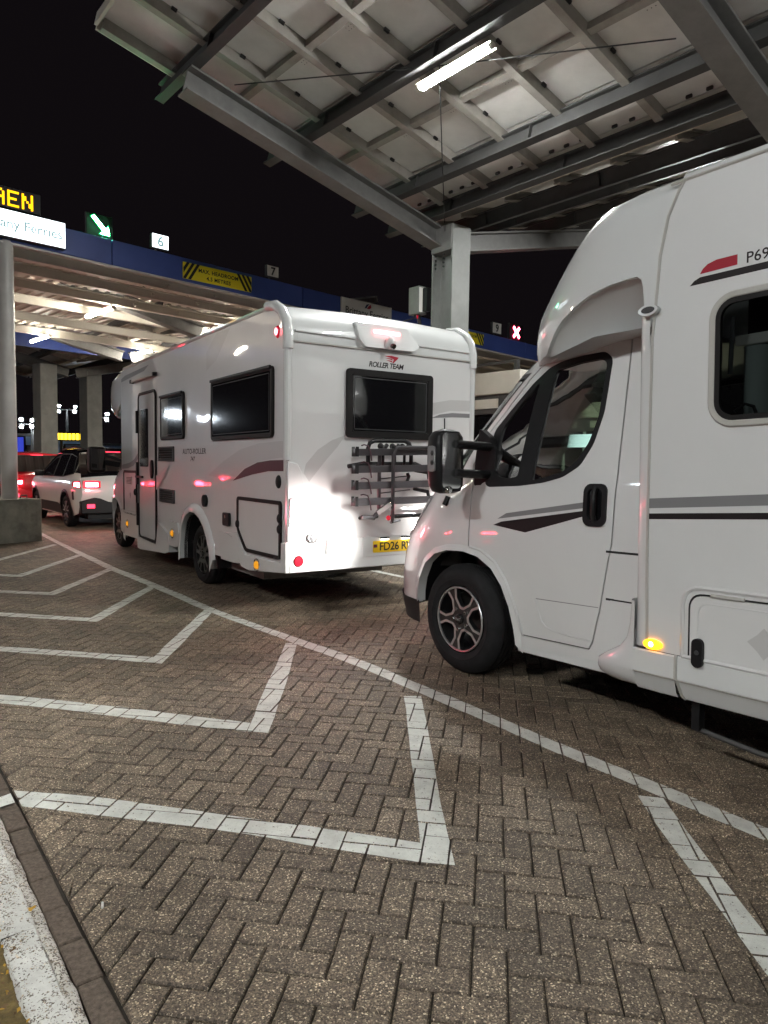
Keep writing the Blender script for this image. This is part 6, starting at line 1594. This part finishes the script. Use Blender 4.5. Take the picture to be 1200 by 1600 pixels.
m = MB(); m.tube([rk(.17, .90, -.055), rk(.17, 1.48, -.055), rk(.162, 1.535, -.055), rk(.13, 1.572, -.055), rk(.06, 1.578, -.055), rk(-.36, 1.582, -.055), rk(-.44, 1.57, -.055), rk(-.46, 1.5, -.05), rk(-.46, 1.0, -.05)], .017, 10); m.build('upright', RM, rack)
m = MB(); m.tube([rk(.30, 1.40, .16), rk(.305, 1.565, .16), rk(.285, 1.615, .16), rk(.235, 1.637, .16), rk(-.10, 1.645, .16), rk(-.155, 1.622, .16), rk(-.178, 1.57, .16), rk(-.18, 1.40, .16)], .020, 10); m.build('carrier_hoop', M['black'], rack)
m = MB(); m.tube([rk(.50, 1.40, .18), rk(.36, 1.425, .18), rk(-.24, 1.432, .18), rk(-.33, 1.40, .18)], .020, 10); m.build('cross_tube', M['black'], rack)
for y in (.19, .06, -.05):
    m = MB(); m.tube([rk(y + .05, 1.585, .06), rk(y + .03, 1.572, .05), rk(y, 1.578, .045), rk(y - .02, 1.60, .05)], .020, 8); c_ = m.build('clamp', M['black'], rack); m = MB(); m.ball(rk(y + .05, 1.585, .05), .034, (.6, .9, .9)); m.build('clamp_knob', M['black'], c_)
    m = MB(); m.tube([rk(y - .03, 1.60, .13), rk(y - .03, 1.46, .13), rk(y - .035, 1.40, .14)], .014, 8); m.build('clamp_arm', M['black'], rack)
m = MB(); m.tube([rk(-.06, 1.345, .05), rk(-.07, 1.31, .04), rk(-.02, 1.26, .0)], .016, 8); m.build('clamp_arm', M['black'], rack)
for z in (1.35, 1.17): m = MB(); m.tube([rk(-.28, z + .02, .24), rk(-.30, z, .05), rk(-.30, z - .06, .03)], .018, 8); m.build('wall_bracket', M['black'], rack)
for z in (1.29, 1.16): m = MB(); m.tube([rk(.25, z, .05), rk(-.10, z + .03, .06)], .006, 6); m.build('stay_rod', RM, rack)
m = MB(); m.sweep(rk(.19, 1.07, -.05), rk(.34, .985, -.05), [(-.014, -.024), (.014, -.024), (.014, .024), (-.014, .024)]); m.build('tilt_lever', M['chrome'], rack, smooth=0, bevel=.004)
m = MB(); m.tube([rk(.34, .985, -.05), rk(.37, .945, -.05), rk(.42, .955, -.05), rk(.49, .957, -.05)], .020, 8); m.build('tilt_lever', RM, rack)
m = MB(); m.ball(rk(.225, .945, -.07), .022, (1, 1, 1.1)); m.build('lock_knob', M['redlens'], rack)
m = MB(); m.tube([rk(.15, .952, 0), rk(-.2, .955, 0), rk(-.62, .945, 0)], .018, 10); m.build('cross_tube', M['black'], rack)
for y in (.30, -.10, -.5): m = MB(); m.tube([rk(y, .955, .0), rk(y, .93, .2), rk(y, .92, .30)], .016, 8); m.build('wall_bracket', M['black'], rack)
m = MB(); m.tube([rk(.19, .90, -.05), rk(.12, .915, -.06), rk(.09, .92, -.06)], .012, 6); m.build('tilt_lever', RM, rack)

# ------------------------------------------------------------------ CARS AHEAD
def car(name, label, loc, heading, paint, L=4.45, Wd=1.84, H=1.66, suv=True, lamp='tail', roof=None, group='cars queueing ahead', wr=.345, wb=2.70, detail=True):
    """origin on the ground under the rear axle; x forward"""
    t = thing(name, label, 'car', loc, (0, 0, R(90 - heading)), group)
    r0, fr = -.82, wb + .92
    hw = Wd / 2
    belt = 1.02 if suv else .92
    # upper outline of the body seen from the side
    top = [(r0 + .02, .55), (r0 - .02, .72), (r0 + .0, .98), (r0 + .10, belt + .13), (r0 + .42, belt + .42 if suv else belt + .30), (r0 + .62, H - .04), (r0 + 1.1, H), (.95, H - .005), (1.5, H - .10), (2.45, belt + .08), (2.9, belt), (fr - .25, belt - .16), (fr, .72), (fr - .02, .45)]
    bot = [(fr - .12, .26), (wb + .42, .24), (-.42, .26), (r0 + .12, .32)]
    def topz(x):
        xs = [p[0] for p in top[3:12]]
        if x <= xs[0]: return top[3][1]
        for a, b in zip(top[3:12], top[4:13]):
            if x <= b[0]: return a[1] + (b[1] - a[1]) * (x - a[0]) / (b[0] - a[0])
        return top[12][1]
    def yw(x, z):
        w = hw * lerp_tab([(.25, .93), (.5, .985), (.75, 1.0), (belt - .05, .975), (belt + .05, .94), (H, .70)], z)
        e = min(1, max(0, (x - r0 + .04) / .55)); w *= .80 + .20 * math.sqrt(1 - (1 - e) ** 2)
        e = min(1, max(0, (fr + .02 - x) / .8)); w *= .70 + .30 * math.sqrt(1 - (1 - e) ** 2)
        return w
    fn = lambda u, v, w: Vector((u, yw(u, v) + w, v))
    arch = lambda cx: [(cx + (wr + .075) * math.cos(R(a)), max(.18, wr + (wr + .075) * math.sin(R(a)))) for a in range(-30, 211, 16)]
    m = MB(); m.panel(top + bot, [arch(0), arch(wb)], fn, .11, 0, 0)
    outline = refine(top, .11)
    m.mirror_y()
    A = [fn(x, z, 0) for x, z in outline]; n = len(A); K = 6
    vs = []
    for k in range(K + 1):
        for p in A:
            f = 1 - 2 * k / K; bulge = .05 * (1 - f * f)
            x = p.x - (bulge * 1.6 if p.x < r0 + .3 else 0) + (bulge * 1.6 if p.x > fr - .4 else 0)
            vs.append(Vector((x, p.y * f, p.z + (bulge if p.z > belt else 0))))
    m.add(vs, [(k * n + i, k * n + i + 1, (k + 1) * n + i + 1, (k + 1) * n + i) for k in range(K) for i in range(n - 1)])
    if roof:
        for i, fc in enumerate(m.f):
            if min(m.v[q].z for q in fc) > belt + .04 and max(m.v[q].x for q in fc) < 2.35: m.mi[i] = 1
    m.build('body', [paint, roof or paint], t, smooth=45, weld=.004)
    if not detail:
        pass
    for sg in (1, -1):
        fx = lambda m: m if sg > 0 else m.mirror_y(False)
        gh = [(r0 + .38, belt + .12), (r0 + .60, H - .17), (r0 + 1.1, H - .10), (.95, H - .105), (1.45, H - .19), (2.30, belt + .09), (2.0, belt + .04), (.3, belt + .05)]
        m = MB(); m.panel(gh, (), fn, .11, 0, .004); g_ = fx(m).build('side_window', M['darkglass'], t)
        m = MB(); m.tube([fn(x, z, .006) for x, z in refine(gh, .2)], .008, 5, closed=True); fx(m).build('window_trim', M['black'], g_)
        for x in (.32, 1.12): m = MB(); m.beam(fn(x, belt + .05, .008), fn(x - .02, H - .11, .008), .05, .006, (0, 1, 0)); fx(m).build('pillar', M['black'], g_, smooth=0)
        for cx in (0, wb):
            ar = arch(cx)[1:-1]; A = [fn(x, z, .012) for x, z in ar]; B = [fn(x, z, .006) for x, z in offset_poly(ar, -.05)]; C_ = [Vector((x, .45, z)) for x, z in ar]; k = len(ar)
            m = MB(); m.add(A + B, [(i, i + 1, k + i + 1, k + i) for i in range(k - 1)]); fx(m).build('arch_trim', M['black'] if suv else paint, t, smooth=40)
            m = MB(); m.add(A + C_, [(i, i + 1, k + i + 1, k + i) for i in range(k - 1)] + [tuple(range(k, 2 * k))]); fx(m).build('arch_liner', M['black'], t, smooth=0)
        if suv:
            m = MB(); m.panel([(.44, .27), (.44, .46), (.6, .50), (wb - .6, .50), (wb - .44, .46), (wb - .44, .27)], (), fn, .15, 0, .012); fx(m).build('sill_cladding', M['black'], t)
            m = MB(); m.panel(rrect(r0 + .22, .60, r0 + .29, .78, .03), (), fn, .05, .01, .008); fx(m).build('air_slot', M['black'], t)
            m = MB(); m.tube([fn(r0 + .55, H - .03, -.02) + Vector((0, 0, .05)), fn(.3, H - .01, -.02) + Vector((0, 0, .075)), fn(1.2, H - .05, -.02) + Vector((0, 0, .05))], .018, 6); fx(m).build('roof_rail', M['black'], t)
        # tail lamps wrapping the corner
        lz = belt - .02
        pl = [(r0 + .30, lz - .10), (r0 + .30, lz - .02), (r0 + .04, lz + .005), (r0 + .0, lz - .15), (r0 + .16, lz - .15)]
        m = MB(); m.panel(pl, (), fn, .05, 0, .010); l_ = fx(m).build('tail_lamp', M['redlens'], t)
        m = MB(); m.panel([(r0 + .20, lz - .115), (r0 + .20, lz - .035), (r0 + .05, lz - .03), (r0 + .02, lz - .125)], (), fn, .05, 0, .014); fx(m).build('lamp_glow', M[lamp], l_)
        m = MB(); y0 = yw(r0 + .02, lz); m.add([(r0 - .055, y0 * .98, lz - .0), (r0 - .075, y0 * .55, lz - .0), (r0 - .075, y0 * .55, lz - .15), (r0 - .055, y0 * .98, lz - .15)], [(0, 1, 2, 3)]); fx(m).build('lamp_rear_lens', M['redlens'], l_, smooth=0)
        m = MB(); m.bb(r0 - .095, r0 - .085, y0 * .62, y0 * .92, lz - .115, lz - .035); fx(m).build('lamp_glow', M[lamp], l_, smooth=0)
        m = MB(); m.bb(r0 - .075, r0 - .03, hw * .60, hw * .76, .44, .52); fx(m).build('reflector', M['taildim'], t, smooth=0)
        mr = MB(); mr.box((2.02, hw * 1.06, belt + .10), (.14, .20, .14)); fx(mr).build('wing_mirror', M['black'], t, bevel=.04)
        for cx in (0, wb): wheel(t, (cx, (hw - .015) * sg, wr), wr, .22, wr * .66, 'suv')
    m = MB(); m.solid([(-hw * .88, .32), (-hw * .9, .58), (-hw * .6, .66), (hw * .6, .66), (hw * .9, .58), (hw * .88, .32)], lambda u, v, w: Vector((r0 - .0 - w, u, v)), -.1, .055); m.build('rear_bumper', M['black'] if suv else paint, t, bevel=.02)
    m = MB(); m.add([(r0 + .05, hw * .72, belt + .14), (r0 + .05, -hw * .72, belt + .14), (r0 + .48, -hw * .62, H - .10), (r0 + .48, hw * .62, H - .10)], [(0, 1, 2, 3)]); 
    m.v = [v + Vector((-.05, 0, .045)) for v in m.v]; m.build('rear_window', M['darkglass'], t, smooth=0)
    m = MB(); m.box((r0 - .07, 0, .80), (.012, .50, .11)); m.build('number_plate', M['plate'], t, smooth=0)
    m = MB(); m.beam((r0 + .50, -.15, H - .05), (r0 + .50, .15, H - .05), .03, .02); m.build('high_brake_light', M['taildim'], t, smooth=0)
    m = MB(); m.bb(r0 + .1, fr - .2, -hw * .7, hw * .7, .2, .34); m.build('underbody', M['black'], t, smooth=0)
    if roof:
        m = MB(); rr = [(r0 + .60, H - .04), (r0 + 1.1, H), (.95, H - .005), (1.5, H - .095)]
        vs = []
        for k in range(9):
            f = 1 - 2 * k / 8
            for x, z in refine(rr, .2)[:12]: vs.append(Vector((x, yw(x, z) * f * 1.01, z + .05 * (1 - f * f) + .006)))
        n = len(refine(rr, .2)[:12]); m.add(vs, [(k * n + i, k * n + i + 1, (k + 1) * n + i + 1, (k + 1) * n + i) for k in range(8) for i in range(n - 1)]); m.build('roof', roof, t, smooth=40)
    return t
az_suv = -38.0
ls = az(az_suv - 90)
car('suv', 'white SUV with black roof and glowing tail lamps ahead of the motorhomes', Vector((-6.82, 15.14, 0)) - ls * .92, az_suv, M['suvwhite'], lamp='tailwhite', roof=M['blackgloss'], wb=2.73, H=1.66)
car('hatchback', 'red car behind the white post, its tail lamps glowing beside the white SUV', Vector((-9.75, 19.8, 0)), -38, M['redpaint'], suv=False, lamp='tailwhite', H=1.60, wb=2.6)
for p, lab in ((Vector((-11.6, 16.4, 0)), 'grey car in the lane beyond the white post, outside the photo'), (Vector((-6.95, 6.7, 0)), 'grey car braking in the lane left of the kerb, outside the photo'), (Vector((-18.5, 20.6, 0)), 'grey car two lanes left of the white post, outside the photo')):
    car('hatchback', lab, p, -38, M['steeldark'], suv=False, lamp='taildrive', H=1.5, wb=2.6)
